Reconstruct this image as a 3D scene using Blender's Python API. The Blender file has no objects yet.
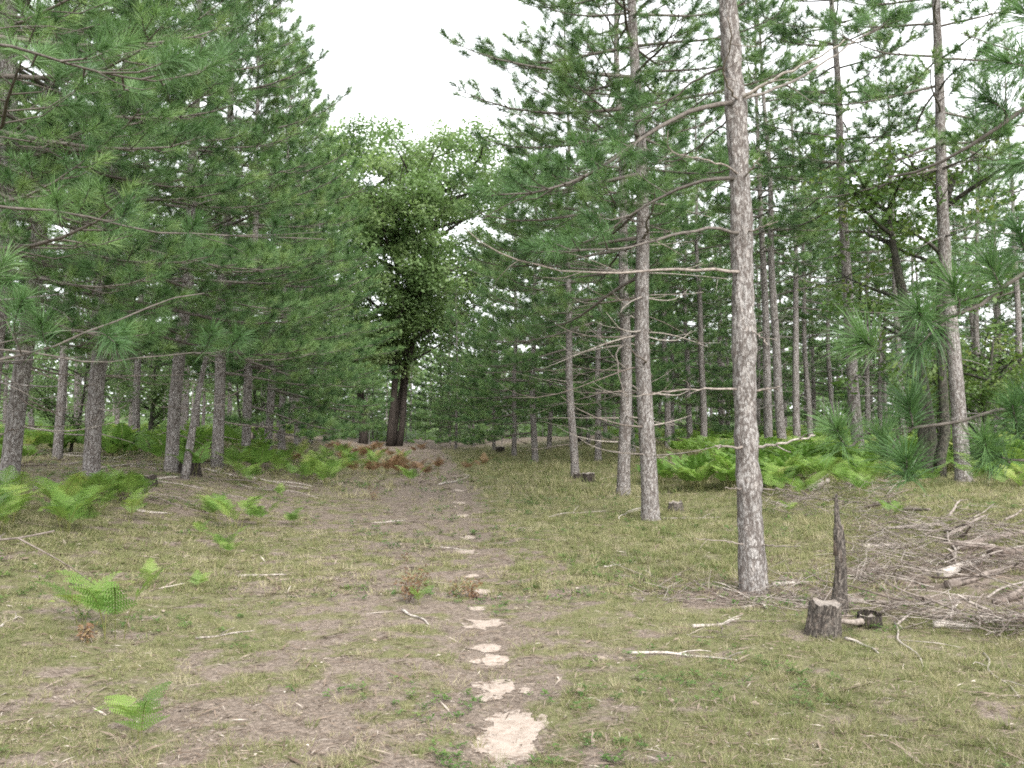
import bpy, math, random
import numpy as np
from mathutils import Vector, Matrix

SC = bpy.context.scene
COL = SC.collection
R = math.radians
PI = math.pi

# ------------------------------------------------------------------ camera maths
F = 1024 * 35.0 / 36.0
PITCH = R(1.96)
CAMH = 1.6


def ray(px, py):
    u = (px - 512) / F
    v = -(py - 384) / F
    c, s = math.cos(PITCH), math.sin(PITCH)
    return np.array([u, c - s * v, s + c * v])


# ------------------------------------------------------------------ noise and terrain
def _hash(ix, iy, seed):
    n = (ix.astype(np.int64) * 374761393 + iy.astype(np.int64) * 668265263 + seed * 1442695041) & 0x7FFFFFFF
    n = ((n ^ (n >> 13)) * 1274126177) & 0x7FFFFFFF
    n = (n ^ (n >> 16)) & 0xFFFF
    return n / 65535.0


def vn(x, y, scale, seed=0):
    x = np.asarray(x, float) / scale
    y = np.asarray(y, float) / scale
    ix, iy = np.floor(x), np.floor(y)
    fx, fy = x - ix, y - iy
    fx = fx * fx * (3 - 2 * fx)
    fy = fy * fy * (3 - 2 * fy)
    a = _hash(ix, iy, seed)
    b = _hash(ix + 1, iy, seed)
    c = _hash(ix, iy + 1, seed)
    d = _hash(ix + 1, iy + 1, seed)
    return (a * (1 - fx) + b * fx) * (1 - fy) + (c * (1 - fx) + d * fx) * fy


def fbm(x, y, scale, seed=0, octv=3):
    s, a, t = 0, 1, 0
    for i in range(octv):
        s = s + a * vn(x, y, scale / 2 ** i, seed + i * 7)
        t += a
        a *= .55
    return s / t


def sstep(a, b, x):
    t = np.clip((np.asarray(x, float) - a) / (b - a), 0, 1)
    return t * t * (3 - 2 * t)


def track_x(y):
    d = np.clip(np.asarray(y, float) - 4, 0, 120)
    return -0.045 * d - 0.0009 * d * d


def tz(x, y):
    x = np.asarray(x, float)
    y = np.asarray(y, float)
    d = x - track_x(y)
    z = .62 * sstep(2.2, 7.0, -d) + .42 * sstep(2.8, 8.5, d)
    z = z + .07 * (fbm(x, y, 2.2, 3) - .5) * sstep(.2, 1.6, np.abs(d)) + .035 * (fbm(x, y, .55, 9) - .5)
    z = z - .04 * np.exp(-(d / .45) ** 2) * sstep(40, 15, y)
    return z * sstep(-6, 0, y) + .3 * (fbm(x, y, 40, 5) - .5) * sstep(30, 90, np.hypot(x, y))


def ground_at(px, py, far=140.0):
    d = ray(px, py)
    ts = np.geomspace(2.5, far, 900)
    P = np.array([0, 0, CAMH]) + ts[:, None] * d[None]
    below = P[:, 2] < tz(P[:, 0], P[:, 1])
    i = int(np.argmax(below)) if below.any() else len(ts) - 1
    return np.array([P[i, 0], P[i, 1], float(tz(P[i, 0], P[i, 1]))])


def at_depth(px, py, Y):
    d = ray(px, py)
    return np.array([0, 0, CAMH]) + d * (Y / d[1])


# ------------------------------------------------------------------ mesh helpers
def mesh_from(name, V, tris=None, quads=None, mat=None, tint=None, smooth=False):
    V = np.ascontiguousarray(V, np.float32)
    me = bpy.data.meshes.new(name)
    me.vertices.add(len(V))
    me.vertices.foreach_set('co', V.ravel())
    loops, starts, n0 = [], [], 0
    for arr, k in ((tris, 3), (quads, 4)):
        if arr is None or len(arr) == 0:
            continue
        arr = np.asarray(arr, np.int32)
        loops.append(arr.ravel())
        starts.append(n0 + np.arange(len(arr), dtype=np.int32) * k)
        n0 += arr.size
    if loops:
        loops = np.concatenate(loops)
        starts = np.concatenate(starts)
        me.loops.add(len(loops))
        me.loops.foreach_set('vertex_index', loops)
        me.polygons.add(len(starts))
        me.polygons.foreach_set('loop_start', starts)
        if smooth:
            me.polygons.foreach_set('use_smooth', np.ones(len(starts), bool))
    if tint is not None:
        a = me.attributes.new('tint', 'FLOAT', 'POINT')
        a.data.foreach_set('value', np.ascontiguousarray(tint, np.float32))
    me.update(calc_edges=True)
    if mat:
        me.materials.append(mat)
    return me


def link(name, me, parent=None, loc=None):
    o = bpy.data.objects.new(name, me)
    COL.objects.link(o)
    if parent is not None:
        o.parent = parent
    if loc is not None:
        o.location = loc
    return o


def empty(name, loc=(0, 0, 0), rot=(0, 0, 0)):
    o = bpy.data.objects.new(name, None)
    COL.objects.link(o)
    o.location = loc
    o.rotation_euler = rot
    o.empty_display_size = .2
    return o


def tag(o, label=None, cat=None, group=None, kind=None):
    if label:
        o['label'] = label
    if cat:
        o['category'] = cat
    if group:
        o['group'] = group
    if kind:
        o['kind'] = kind
    return o


KIDS = {}


def kids(o):
    return [c for c in list(COL.objects) if c.parent is o] if o.name not in KIDS else KIDS[o.name]


def copy_tree(o):
    c = o.copy()
    COL.objects.link(c)
    for ch in kids(o):
        d = ch.copy()
        COL.objects.link(d)
        d.parent = c
        for g in kids(ch):
            e = g.copy()
            COL.objects.link(e)
            e.parent = d
    return c


class Tubes:
    """collects round tapered tubes into one mesh"""

    def __init__(self):
        self.V, self.Q, self.T, self.n, self.tint = [], [], [], 0, []

    def add(self, P, rad, sides=5, tint=.5, cap=True):
        P = np.asarray(P, float)
        rad = np.asarray(rad, float)
        m = len(P)
        t = np.gradient(P, axis=0)
        t /= np.linalg.norm(t, axis=1, keepdims=True) + 1e-9
        ref = np.array([0, 0, 1.0]) if abs(t[:, 2]).mean() < .8 else np.array([1.0, 0, 0])
        u = np.cross(t, ref)
        u /= np.linalg.norm(u, axis=1, keepdims=True) + 1e-9
        v = np.cross(t, u)
        a = np.arange(sides) * 2 * PI / sides
        ring = u[:, None, :] * np.cos(a)[None, :, None] + v[:, None, :] * np.sin(a)[None, :, None]
        V = (P[:, None, :] + ring * rad[:, None, None]).reshape(-1, 3)
        i = np.arange(m - 1)[:, None] * sides
        j = np.arange(sides)[None, :]
        k = (j + 1) % sides
        q = np.stack([i + j, i + k, i + sides + k, i + sides + j], -1).reshape(-1, 4) + self.n
        self.V.append(V)
        self.Q.append(q)
        n = len(V)
        if cap:
            self.V.append(P[[0, -1]])
            jj = np.arange(sides)
            kk = (jj + 1) % sides
            b = self.n
            self.T.append(np.stack([np.full(sides, b + n), b + kk, b + jj], -1))
            e = b + (m - 1) * sides
            self.T.append(np.stack([np.full(sides, b + n + 1), e + jj, e + kk], -1))
            n += 2
        self.tint.append(np.full(n, tint))
        self.n += n

    def mesh(self, name, mat, smooth=True):
        if not self.V:
            return None
        return mesh_from(name, np.concatenate(self.V), np.concatenate(self.T) if self.T else None, np.concatenate(self.Q), mat, np.concatenate(self.tint), smooth)


def unit(a):
    return a / (np.linalg.norm(a, axis=-1, keepdims=True) + 1e-9)


def needles_mesh(name, P, A, L, rng, k, w, nlen, mat, bend=False, tint=None):
    """needle tufts: P shoot start, A shoot axis, L shoot length; k thin blades round every shoot"""
    P, A, L = np.asarray(P, float), unit(np.asarray(A, float)), np.asarray(L, float)
    n = len(P)
    if n == 0:
        return None
    tt = rng.beta(.8, .95, n) if tint is None else tint
    nl = nlen * rng.uniform(.8, 1.15, n)
    s = rng.uniform(0, 1, (n, k)) ** .7
    phi = rng.uniform(0, 2 * PI, (n, k))
    th = (R(78) - R(52) * s) + rng.normal(0, .17, (n, k))
    ref = np.where(np.abs(A[:, 2:3]) < .9, np.array([[0, 0, 1.0]]), np.array([[1.0, 0, 0]]))
    U = unit(np.cross(A, ref))
    W = np.cross(A, U)
    rad = U[:, None] * np.cos(phi)[..., None] + W[:, None] * np.sin(phi)[..., None]
    d = A[:, None] * np.cos(th)[..., None] + rad * np.sin(th)[..., None]
    O = P[:, None] + A[:, None] * (L[:, None] * s)[..., None]
    ln = (nl[:, None] * rng.uniform(.75, 1.1, (n, k)))[..., None]
    d = unit(d + np.array([0, 0, -.06]))
    side = unit(np.cross(d, rng.normal(0, 1, (n, k, 3)))) * (w * .5)
    if not bend:
        V = np.stack([O - side, O + side, O + d * ln], 2).reshape(-1, 3)
        T = np.arange(len(V)).reshape(-1, 3)
        return mesh_from(name, V, T, None, mat, np.repeat(tt, k * 3))
    d2 = unit(d + np.array([0, 0, -.22]) + rng.normal(0, .06, (n, k, 3)))
    M = O + d * ln * .55
    V = np.stack([O - side, O + side, M + side * .9, M - side * .9, M + d2 * ln * .48], 2).reshape(-1, 3)
    b = np.arange(n * k)[:, None] * 5
    return mesh_from(name, V, b + np.array([[3, 2, 4]]), b + np.array([[0, 1, 2, 3]]), mat, np.repeat(tt, k * 5))


# ------------------------------------------------------------------ materials
def new_mat(name):
    m = bpy.data.materials.new(name)
    m.use_nodes = True
    nt = m.node_tree
    nt.nodes.clear()
    out = nt.nodes.new('ShaderNodeOutputMaterial')
    b = nt.nodes.new('ShaderNodeBsdfPrincipled')
    nt.links.new(b.outputs[0], out.inputs[0])
    return m, nt, b, out


def nd(nt, kind, **kw):
    n = nt.nodes.new(kind)
    for k, v in kw.items():
        if k in n.inputs:
            n.inputs[k].default_value = v
        else:
            setattr(n, k, v)
    return n


def ramp(nt, fac, stops, interp='LINEAR'):
    r = nt.nodes.new('ShaderNodeValToRGB')
    cr = r.color_ramp
    cr.interpolation = interp
    while len(cr.elements) < len(stops):
        cr.elements.new(.5)
    for e, (p, c) in zip(cr.elements, stops):
        e.position = p
        e.color = (*c, 1) if len(c) == 3 else c
    nt.links.new(fac, r.inputs[0])
    return r.outputs[0]


def mixc(nt, fac, a, b, mode='MIX'):
    m = nt.nodes.new('ShaderNodeMix')
    m.data_type = 'RGBA'
    m.blend_type = mode
    for i, x in ((0, fac), (6, a), (7, b)):
        if hasattr(x, 'links'):
            nt.links.new(x, m.inputs[i])
        elif isinstance(x, (int, float)):
            m.inputs[i].default_value = x
        else:
            m.inputs[i].default_value = (*x, 1)
    return m.outputs[2]


def noise(nt, vec, scale, detail=4, rough=.6):
    n = nd(nt, 'ShaderNodeTexNoise', Scale=scale, Detail=detail, Roughness=rough)
    nt.links.new(vec, n.inputs['Vector'])
    return n.outputs[0]


def scaled(nt, vec, s):
    m = nt.nodes.new('ShaderNodeMapping')
    m.inputs['Scale'].default_value = s
    nt.links.new(vec, m.inputs[0])
    return m.outputs[0]


def leaf_mat(name, stops, trans=.35, rough=.5, spec=.3, objvar=.35, tcol=None):
    """foliage: colour from tuft tint, jittered per blade and per plant; thin translucent blades"""
    m, nt, b, out = new_mat(name)
    at = nd(nt, 'ShaderNodeAttribute', attribute_name='tint')
    geo = nt.nodes.new('ShaderNodeNewGeometry')
    oi = nt.nodes.new('ShaderNodeObjectInfo')
    m1 = nd(nt, 'ShaderNodeMath', operation='MULTIPLY_ADD')
    nt.links.new(geo.outputs['Random Per Island'], m1.inputs[0])
    m1.inputs[1].default_value = .25
    nt.links.new(at.outputs['Fac'], m1.inputs[2])
    m2 = nd(nt, 'ShaderNodeMath', operation='MULTIPLY_ADD')
    nt.links.new(oi.outputs['Random'], m2.inputs[0])
    m2.inputs[1].default_value = objvar
    nt.links.new(m1.outputs[0], m2.inputs[2])
    m3 = nd(nt, 'ShaderNodeMath', operation='MULTIPLY')
    nt.links.new(m2.outputs[0], m3.inputs[0])
    m3.inputs[1].default_value = 1 / (1.25 + objvar)
    c = ramp(nt, m3.outputs[0], stops)
    nt.links.new(c, b.inputs['Base Color'])
    b.inputs['Roughness'].default_value = rough
    b.inputs['Specular IOR Level'].default_value = spec
    if trans > 0:
        t = nt.nodes.new('ShaderNodeBsdfTranslucent')
        tc = mixc(nt, 1.0, c, tcol or (1.0, 1.1, .75), 'MULTIPLY')
        nt.links.new(tc, t.inputs[0])
        mx = nt.nodes.new('ShaderNodeMixShader')
        mx.inputs[0].default_value = trans
        nt.links.new(b.outputs[0], mx.inputs[1])
        nt.links.new(t.outputs[0], mx.inputs[2])
        nt.links.new(mx.outputs[0], out.inputs[0])
    return m


def bark_mat(name, crack, plate, warm, scale=1.0, bump=.8, moss=None):
    """flaky plates: small stretched scales of differing tone, broken dark furrows, pale flakes and grey lichen"""
    m, nt, b, out = new_mat(name)
    tc = nt.nodes.new('ShaderNodeTexCoord')
    p = tc.outputs['Object']
    v = scaled(nt, p, (1, 1, .42))
    cl = nd(nt, 'ShaderNodeTexNoise', Scale=11.0 * scale, Detail=5, Roughness=.7)
    nt.links.new(v, cl.inputs['Vector'])
    dv = nd(nt, 'ShaderNodeVectorMath', operation='MULTIPLY_ADD')
    nt.links.new(cl.outputs['Color'], dv.inputs[0])
    dv.inputs[1].default_value = (.14, .14, .14)
    nt.links.new(v, dv.inputs[2])
    vc = nd(nt, 'ShaderNodeTexVoronoi', Scale=42.0 * scale)
    nt.links.new(dv.outputs[0], vc.inputs['Vector'])
    sep = nt.nodes.new('ShaderNodeSeparateColor')
    nt.links.new(vc.outputs['Color'], sep.inputs[0])
    furrow = noise(nt, scaled(nt, p, (1, 1, .16)), 22 * scale, 7, .72)
    fine = noise(nt, v, 75 * scale, 4, .7)
    pl = mixc(nt, sep.outputs[0], tuple(x * .62 for x in plate), tuple(min(1, x * 1.2) for x in plate))
    pl = mixc(nt, ramp(nt, sep.outputs[1], [(.55, (0, 0, 0)), (1, (.8, .8, .8))]), pl, warm)
    pl = mixc(nt, ramp(nt, fine, [(.42, (0, 0, 0)), (.68, (.8, .8, .8))]), pl, tuple(min(1, x * 1.35) for x in plate))
    big = noise(nt, p, 2.6, 3)
    pl = mixc(nt, ramp(nt, big, [(.4, (0, 0, 0)), (.75, (.6, .6, .6))]), pl, tuple(x * .6 for x in plate))
    if moss:
        pl = mixc(nt, ramp(nt, noise(nt, p, 5, 4), [(.5, (0, 0, 0)), (.7, (.7, .7, .7))]), pl, moss)
    c = mixc(nt, ramp(nt, furrow, [(.38, (.95, .95, .95)), (.48, (0, 0, 0))]), pl, crack)
    c = mixc(nt, ramp(nt, vc.outputs['Distance'], [(.34, (0, 0, 0)), (.62, (.85, .85, .85))]), c, crack)
    nt.links.new(c, b.inputs['Base Color'])
    b.inputs['Roughness'].default_value = .92
    b.inputs['Specular IOR Level'].default_value = .12
    h = nd(nt, 'ShaderNodeMath', operation='MULTIPLY_ADD')
    nt.links.new(furrow, h.inputs[0])
    h.inputs[1].default_value = 1.6
    nt.links.new(sep.outputs[0], h.inputs[2])
    h2 = nd(nt, 'ShaderNodeMath', operation='MULTIPLY_ADD')
    nt.links.new(fine, h2.inputs[0])
    h2.inputs[1].default_value = .5
    nt.links.new(h.outputs[0], h2.inputs[2])
    bp = nd(nt, 'ShaderNodeBump', Strength=bump, Distance=.016)
    nt.links.new(h2.outputs[0], bp.inputs['Height'])
    nt.links.new(bp.outputs[0], b.inputs['Normal'])
    return m


def wood_mat(name, a, bcol, scale=1.0):
    """weathered sticks: colour from tint plus streaks"""
    m, nt, b, out = new_mat(name)
    tc = nt.nodes.new('ShaderNodeTexCoord')
    at = nd(nt, 'ShaderNodeAttribute', attribute_name='tint')
    c = mixc(nt, at.outputs['Fac'], a, bcol)
    n = noise(nt, tc.outputs['Object'], 25 * scale, 4)
    c = mixc(nt, ramp(nt, n, [(.3, (.8, .8, .8)), (.6, (0, 0, 0))]), c, tuple(x * .45 for x in a))
    nt.links.new(c, b.inputs['Base Color'])
    b.inputs['Roughness'].default_value = .85
    b.inputs['Specular IOR Level'].default_value = .2
    bp = nd(nt, 'ShaderNodeBump', Strength=.4, Distance=.008)
    nt.links.new(n, bp.inputs['Height'])
    nt.links.new(bp.outputs[0], b.inputs['Normal'])
    return m


M_NEEDLE = leaf_mat('pine_needles', [(0, (.030, .068, .024)), (.3, (.072, .142, .049)), (.65, (.135, .225, .080)), (1, (.21, .28, .10))], .30, .45, .35, .12)
M_LEAF = leaf_mat('broad_leaves', [(0, (.10, .16, .065)), (.5, (.155, .23, .095)), (1, (.24, .31, .14))], .5, .5, .3)
M_LEAFY = leaf_mat('yellowing_leaves', [(0, (.045, .095, .02)), (.55, (.095, .155, .04)), (.88, (.16, .2, .055)), (1, (.27, .21, .05))], .4, .5, .3)
M_FERN = leaf_mat('fern_green', [(0, (.055, .12, .022)), (.4, (.125, .225, .046)), (.8, (.22, .32, .075)), (1, (.34, .33, .11))], .42, .5, .3)
M_RUST = leaf_mat('fern_rusty', [(0, (.08, .045, .028)), (.4, (.17, .095, .055)), (.7, (.25, .155, .095)), (1, (.22, .21, .09))], .3, .7, .15)
M_GRASS = leaf_mat('short_grass', [(0, (.068, .098, .030)), (.35, (.150, .168, .066)), (.65, (.262, .240, .132)), (1, (.38, .33, .245))], .3, .6, .2)
M_WEED = leaf_mat('low_weeds', [(0, (.05, .10, .025)), (.6, (.10, .165, .045)), (1, (.19, .23, .07))], .35, .5, .25)
M_LITTER = leaf_mat('ground_litter', [(0, (0.052, 0.037, 0.028)), (.3, (0.120, 0.088, 0.065)), (.55, (0.194, 0.150, 0.116)), (.8, (0.284, 0.237, 0.194)), (1, (0.447, 0.396, 0.344))], 0, .85, .15)
M_BARK = bark_mat('pine_bark', (.085, .07, .062), (.285, .27, .259), (.275, .24, .215))
M_BARKD = bark_mat('dark_bark', (.02, .017, .015), (.075, .062, .054), (.085, .062, .05))
M_BARKG = bark_mat('grey_bark', (.06, .055, .05), (.25, .235, .22), (.23, .2, .17))
M_BARKM = bark_mat('mossy_bark', (.025, .024, .02), (.09, .085, .07), (.10, .08, .06), moss=(.06, .085, .03))
M_LIMB = wood_mat('limb_bark', (.085, .072, .062), (.20, .178, .158))
M_STICK = wood_mat('weathered_wood', (.12, .09, .075), (.47, .425, .38))
M_SNAG = bark_mat('snag_wood', (.035, .03, .027), (.15, .132, .115), (.17, .13, .105), scale=1.3)
M_STEM = wood_mat('fern_stalk', (.10, .12, .03), (.2, .19, .07))


def cut_mat():
    m, nt, b, out = new_mat('cut_wood')
    tc = nt.nodes.new('ShaderNodeTexCoord')
    w = nd(nt, 'ShaderNodeTexWave', wave_type='RINGS', rings_direction='Z', Scale=14.0, Distortion=2.5, Detail=2.0)
    nt.links.new(tc.outputs['Object'], w.inputs['Vector'])
    c = ramp(nt, w.outputs[0], [(0, (.15, .125, .105)), (1, (.27, .24, .205))])
    c = mixc(nt, ramp(nt, noise(nt, tc.outputs['Object'], 9), [(.4, (0, 0, 0)), (.7, (.8, .8, .8))]), c, (.13, .11, .1))
    nt.links.new(c, b.inputs['Base Color'])
    b.inputs['Roughness'].default_value = .9
    return m


M_CUT = cut_mat()


def ground_mat():
    m, nt, b, out = new_mat('forest_floor')
    tc = nt.nodes.new('ShaderNodeTexCoord')
    p = tc.outputs['Object']
    at = nd(nt, 'ShaderNodeAttribute', attribute_name='tint')   # 1 = grassy, 0 = bare litter
    fine = noise(nt, p, 38, 6, .7)
    mid = noise(nt, p, 6, 5, .65)
    speck = nd(nt, 'ShaderNodeTexVoronoi', Scale=55.0)
    nt.links.new(p, speck.inputs['Vector'])
    sp = nt.nodes.new('ShaderNodeSeparateColor')
    nt.links.new(speck.outputs['Color'], sp.inputs[0])
    litter = ramp(nt, fine, [(.25, (0.052, 0.040, 0.032)), (.45, (0.125, 0.100, 0.081)), (.6, (0.194, 0.159, 0.131)), (.8, (0.292, 0.254, 0.219))])
    litter = mixc(nt, ramp(nt, sp.outputs[0], [(.5, (0, 0, 0)), (1, (0.516, 0.516, 0.516))]), litter, (0.327, 0.267, 0.224))
    litter = mixc(nt, ramp(nt, mid, [(.4, (0, 0, 0)), (.75, (0.516, 0.516, 0.516))]), litter, (0.129, 0.099, 0.077))
    grass = ramp(nt, fine, [(.25, (0.052, 0.058, 0.022)), (.5, (0.120, 0.125, 0.053)), (.75, (0.206, 0.189, 0.107))])
    f = nd(nt, 'ShaderNodeMath', operation='MULTIPLY_ADD')
    nt.links.new(mid, f.inputs[0])
    f.inputs[1].default_value = 1.1
    nt.links.new(at.outputs['Fac'], f.inputs[2])
    c = mixc(nt, ramp(nt, f.outputs[0], [(.75, (0, 0, 0)), (1.2, (.85, .85, .85))]), litter, grass)
    nt.links.new(c, b.inputs['Base Color'])
    b.inputs['Roughness'].default_value = .95
    b.inputs['Specular IOR Level'].default_value = .1
    bp = nd(nt, 'ShaderNodeBump', Strength=.7, Distance=.02)
    nt.links.new(fine, bp.inputs['Height'])
    nt.links.new(bp.outputs[0], b.inputs['Normal'])
    return m


def sand_mat():
    m, nt, b, out = new_mat('pale_sand')
    tc = nt.nodes.new('ShaderNodeTexCoord')
    n = noise(nt, tc.outputs['Object'], 22, 6, .7)
    c = ramp(nt, n, [(.28, (0.150, 0.110, 0.084)), (.45, (0.282, 0.229, 0.189)), (.75, (0.370, 0.312, 0.268))])
    nt.links.new(c, b.inputs['Base Color'])
    b.inputs['Roughness'].default_value = .95
    bp = nd(nt, 'ShaderNodeBump', Strength=.5, Distance=.015)
    nt.links.new(n, bp.inputs['Height'])
    nt.links.new(bp.outputs[0], b.inputs['Normal'])
    return m


# ------------------------------------------------------------------ ground
def axis(fine_lo, fine_hi, step, lo, hi, grow=1.16):
    a = list(np.arange(fine_lo, fine_hi, step))
    s, x = step, a[-1]
    while x < hi:
        s *= grow
        x += s
        a.append(x)
    s, x, pre = step, fine_lo, []
    while x > lo:
        s *= grow
        x -= s
        pre.append(x)
    return np.array(pre[::-1] + a)


def grassiness(x, y):
    d = np.asarray(x) - track_x(y)
    g = .47 + .17 * sstep(.3, 1.8, d) + .04 * sstep(-1.0, -3.0, d) - .3 * np.exp(-(d / .32) ** 2)
    g = g + .22 * (fbm(x, y, 1.4, 21) - .5) + .20 * (fbm(x, y, 5, 33) - .5) + 1.3 * (fbm(x, y, .19, 61, 2) - .5) * sstep(40, 12, y)
    g = g - .2 * sstep(11, 16, y) * sstep(.6, -.6, d) * (.6 + .8 * fbm(x, y, 2.5, 83)) * sstep(70, 40, y)
    g = g - .6 * sstep(42, 66, y)
    g = g - .24 * np.exp(-((d + 1.0) / .6) ** 2)
    g = g - .55 * np.exp(-(((x - 4.6) / 1.6) ** 2 + ((y - 9.4) / 1.6) ** 2)) - .4 * np.exp(-(((x - 2.2) / .8) ** 2 + ((y - 9.2) / .8) ** 2))
    return g


gx = axis(-8, 9, .14, -700, 700)
gy = axis(2.5, 24, .14, -60, 900)
X, Y = np.meshgrid(gx, gy)
Z = tz(X, Y)
nx, ny = len(gx), len(gy)
ii = (np.arange(ny - 1)[:, None] * nx + np.arange(nx - 1)[None]).ravel()
gq = np.stack([ii, ii + 1, ii + nx + 1, ii + nx], -1)
gme = mesh_from('ground', np.stack([X, Y, Z], -1).reshape(-1, 3), None, gq, ground_mat(), grassiness(X, Y).ravel(), True)
tag(link('ground', gme), kind='structure')

M_SAND = sand_mat()
SANDS = [(515, 737, 40, 28), (500, 691, 25, 10), (487, 625, 22, 5.5), (494, 661, 12, 6), (489, 649, 19, 4), (476, 662, 7, 2.5),
         (471, 577, 9, 2.5), (484, 592, 10, 3), (466, 552, 12, 2), (460, 503, 8, 1.5), (468, 538, 8, 2), (478, 610, 8, 2.2), (462, 516, 6, 1.4), (459, 491, 6, 1.2)]
sand_centres = []
rs = np.random.default_rng(5)
for si, (px, py, rx, ry) in enumerate(SANDS):
    c = ground_at(px, py)
    n_, f_ = ground_at(px, py + ry), ground_at(px, py - ry)
    ax = rx / F * c[1]
    ay = max((f_[1] - n_[1]) / 2, .05)
    cy = (f_[1] + n_[1]) / 2
    sand_centres.append((c[0], cy, ax, ay))
    NN = 64
    u, v = np.meshgrid(np.linspace(-1.25, 1.25, NN), np.linspace(-1.25, 1.25, NN))
    x, y = c[0] + ax * u, cy + ay * v
    rr = np.sqrt(u * u + v * v) + 1.0 * (fbm(u + si * 9, v, .8, 13, 2) - .5) + 1.0 * (fbm(x, y, .08, 17, 3) - .5)
    z = tz(x, y) + .004 + .004 * np.clip(1 - rr, 0, 1) + .004 * (vn(x, y, .03, 3) - .5) * (rr < .8)
    keep = (rr[:-1, :-1] < .92) & (rr[1:, 1:] < .96)
    idx = np.arange(NN * NN).reshape(NN, NN)
    Q = np.stack([idx[:-1, :-1], idx[:-1, 1:], idx[1:, 1:], idx[1:, :-1]], -1)[keep]
    uq, inv = np.unique(Q.ravel(), return_inverse=True)
    V = np.stack([x, y, z], -1).reshape(-1, 3)[uq]
    tag(link('sand_patch', mesh_from('sand_patch', V, None, inv.reshape(-1, 4), M_SAND, None, True)), kind='structure')


def off_sand(x, y, grow=1.0):
    ok = np.ones(len(x), bool)
    for (cx, cy, ax, ay) in sand_centres:
        ok &= ((x - cx) / (ax * grow)) ** 2 + ((y - cy) / (ay * grow)) ** 2 > 1
    return ok


# ------------------------------------------------------------------ ground cover (uncountable)
def scatter(rng, n, y0, y1, spread=.58):
    """random ground points in the strip the camera looks along, thinner with distance"""
    y = np.exp(rng.uniform(math.log(y0), math.log(y1), n))
    x = rng.uniform(-1, 1, n) * (y * spread + .6)
    return x, y


def build_grass():
    rng = np.random.default_rng(11)
    Vs, tn = [], []
    # y range, tufts, blades per tuft, tuft radius, blade width, blade height
    for (y0, y1, n, k, tr, hw, hh) in ((3.6, 9, 9500, 26, .042, .0048, .044), (3.6, 9, 30000, 5, .03, .0042, .026), (9, 20, 15000, 18, .07, .0095, .062), (9, 20, 22000, 6, .06, .008, .04), (20, 62, 22000, 9, .12, .022, .12)):
        x, y = scatter(rng, n, y0, y1)
        g = grassiness(x, y)
        keep = (rng.uniform(0, 1, n) < np.clip(g * 1.5 - .18, .06, 1)) & off_sand(x, y, .74)
        x, y, g = x[keep], y[keep], g[keep]
        n = len(x)
        z = tz(x, y)
        east = sstep(.4, 2.5, x - track_x(y))
        hs = hh * rng.lognormal(-.15, .42, n) * (1 + .4 * east)
        rad = tr * rng.lognormal(0, .4, n)
        q = np.sqrt(rng.uniform(0, 1, (n, k)))
        ba = rng.uniform(0, 2 * PI, (n, k))
        sp = q * rad[:, None]
        O = np.stack([x[:, None] + sp * np.cos(ba), y[:, None] + sp * np.sin(ba), np.broadcast_to(z[:, None] - .006, (n, k))], -1)
        h = hs[:, None] * rng.uniform(.45, 1.2, (n, k))
        ang = ba + rng.normal(0, .9, (n, k))
        lean = .1 + .9 * q * rng.uniform(.3, 1.5, (n, k))
        tip = O + np.stack([h * lean * np.cos(ang), h * lean * np.sin(ang), h * (1.05 - .3 * q)], -1)
        pa = rng.uniform(0, 2 * PI, (n, k))
        sd = np.stack([np.cos(pa), np.sin(pa), np.zeros_like(pa)], -1) * hw * .5
        Vs.append(np.stack([O - sd, O + sd, tip], 2).reshape(-1, 3))
        dry = .50 - .30 * (g - .5) + .5 * (fbm(x, y, .7, 77) - .5) + rng.normal(0, .3, n) - .04 * east
        tn.append(np.repeat(np.clip(dry, 0, 1), k * 3))
    V = np.concatenate(Vs)
    me = mesh_from('grass', V, np.arange(len(V)).reshape(-1, 3), None, M_GRASS, np.concatenate(tn))
    tag(link('grass', me), 'short dry grass covering the clearing beside the sandy track', 'grass', kind='stuff')


build_grass()


def build_litter():
    rng = np.random.default_rng(12)
    Vs, tn = [], []
    for (y0, y1, n, s) in ((3.6, 9, 1300, .024), (9, 22, 1500, .045), (3.6, 9, 70000, .0105), (9, 22, 40000, .021), (22, 60, 11000, .08)):
        x, y = scatter(rng, n, y0, y1)
        keep = off_sand(x, y, .7) | (rng.uniform(0, 1, n) < .14)
        x, y = x[keep], y[keep]
        n = len(x)
        z = tz(x, y) + rng.uniform(.003, .022, n)
        a = rng.uniform(0, 2 * PI, n)
        ln = s * rng.lognormal(0, .55, n)
        wd = ln * rng.uniform(.12, .7, n)
        thin = rng.uniform(0, 1, n) < .68
        ln = np.where(thin, ln * 3.6, ln)
        wd = np.where(thin, ln * .07, wd)
        u = np.stack([np.cos(a), np.sin(a), rng.uniform(-.2, .2, n)], -1) * ln[:, None] * .5
        v = np.stack([-np.sin(a), np.cos(a), rng.uniform(-.35, .35, n)], -1) * wd[:, None] * .5
        C = np.stack([x, y, z], -1)
        V = np.stack([C - u, C - u * .15 + v + [0, 0, .003], C + u, C - u * .1 - v + [0, 0, .004]], 1).reshape(-1, 3)
        Vs.append(V)
        t = rng.beta(2.0, 2.4, n)
        pale = rng.uniform(0, 1, n) < .045
        tn.append(np.repeat(np.where(pale, 1.2, t), 4))
    V = np.concatenate(Vs)
    me = mesh_from('leaf_litter', V, None, np.arange(len(V)).reshape(-1, 4), M_LITTER, np.concatenate(tn))
    tag(link('leaf_litter', me), 'brown needle and leaf litter strewn over the forest floor', 'litter', kind='stuff')


build_litter()


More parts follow.
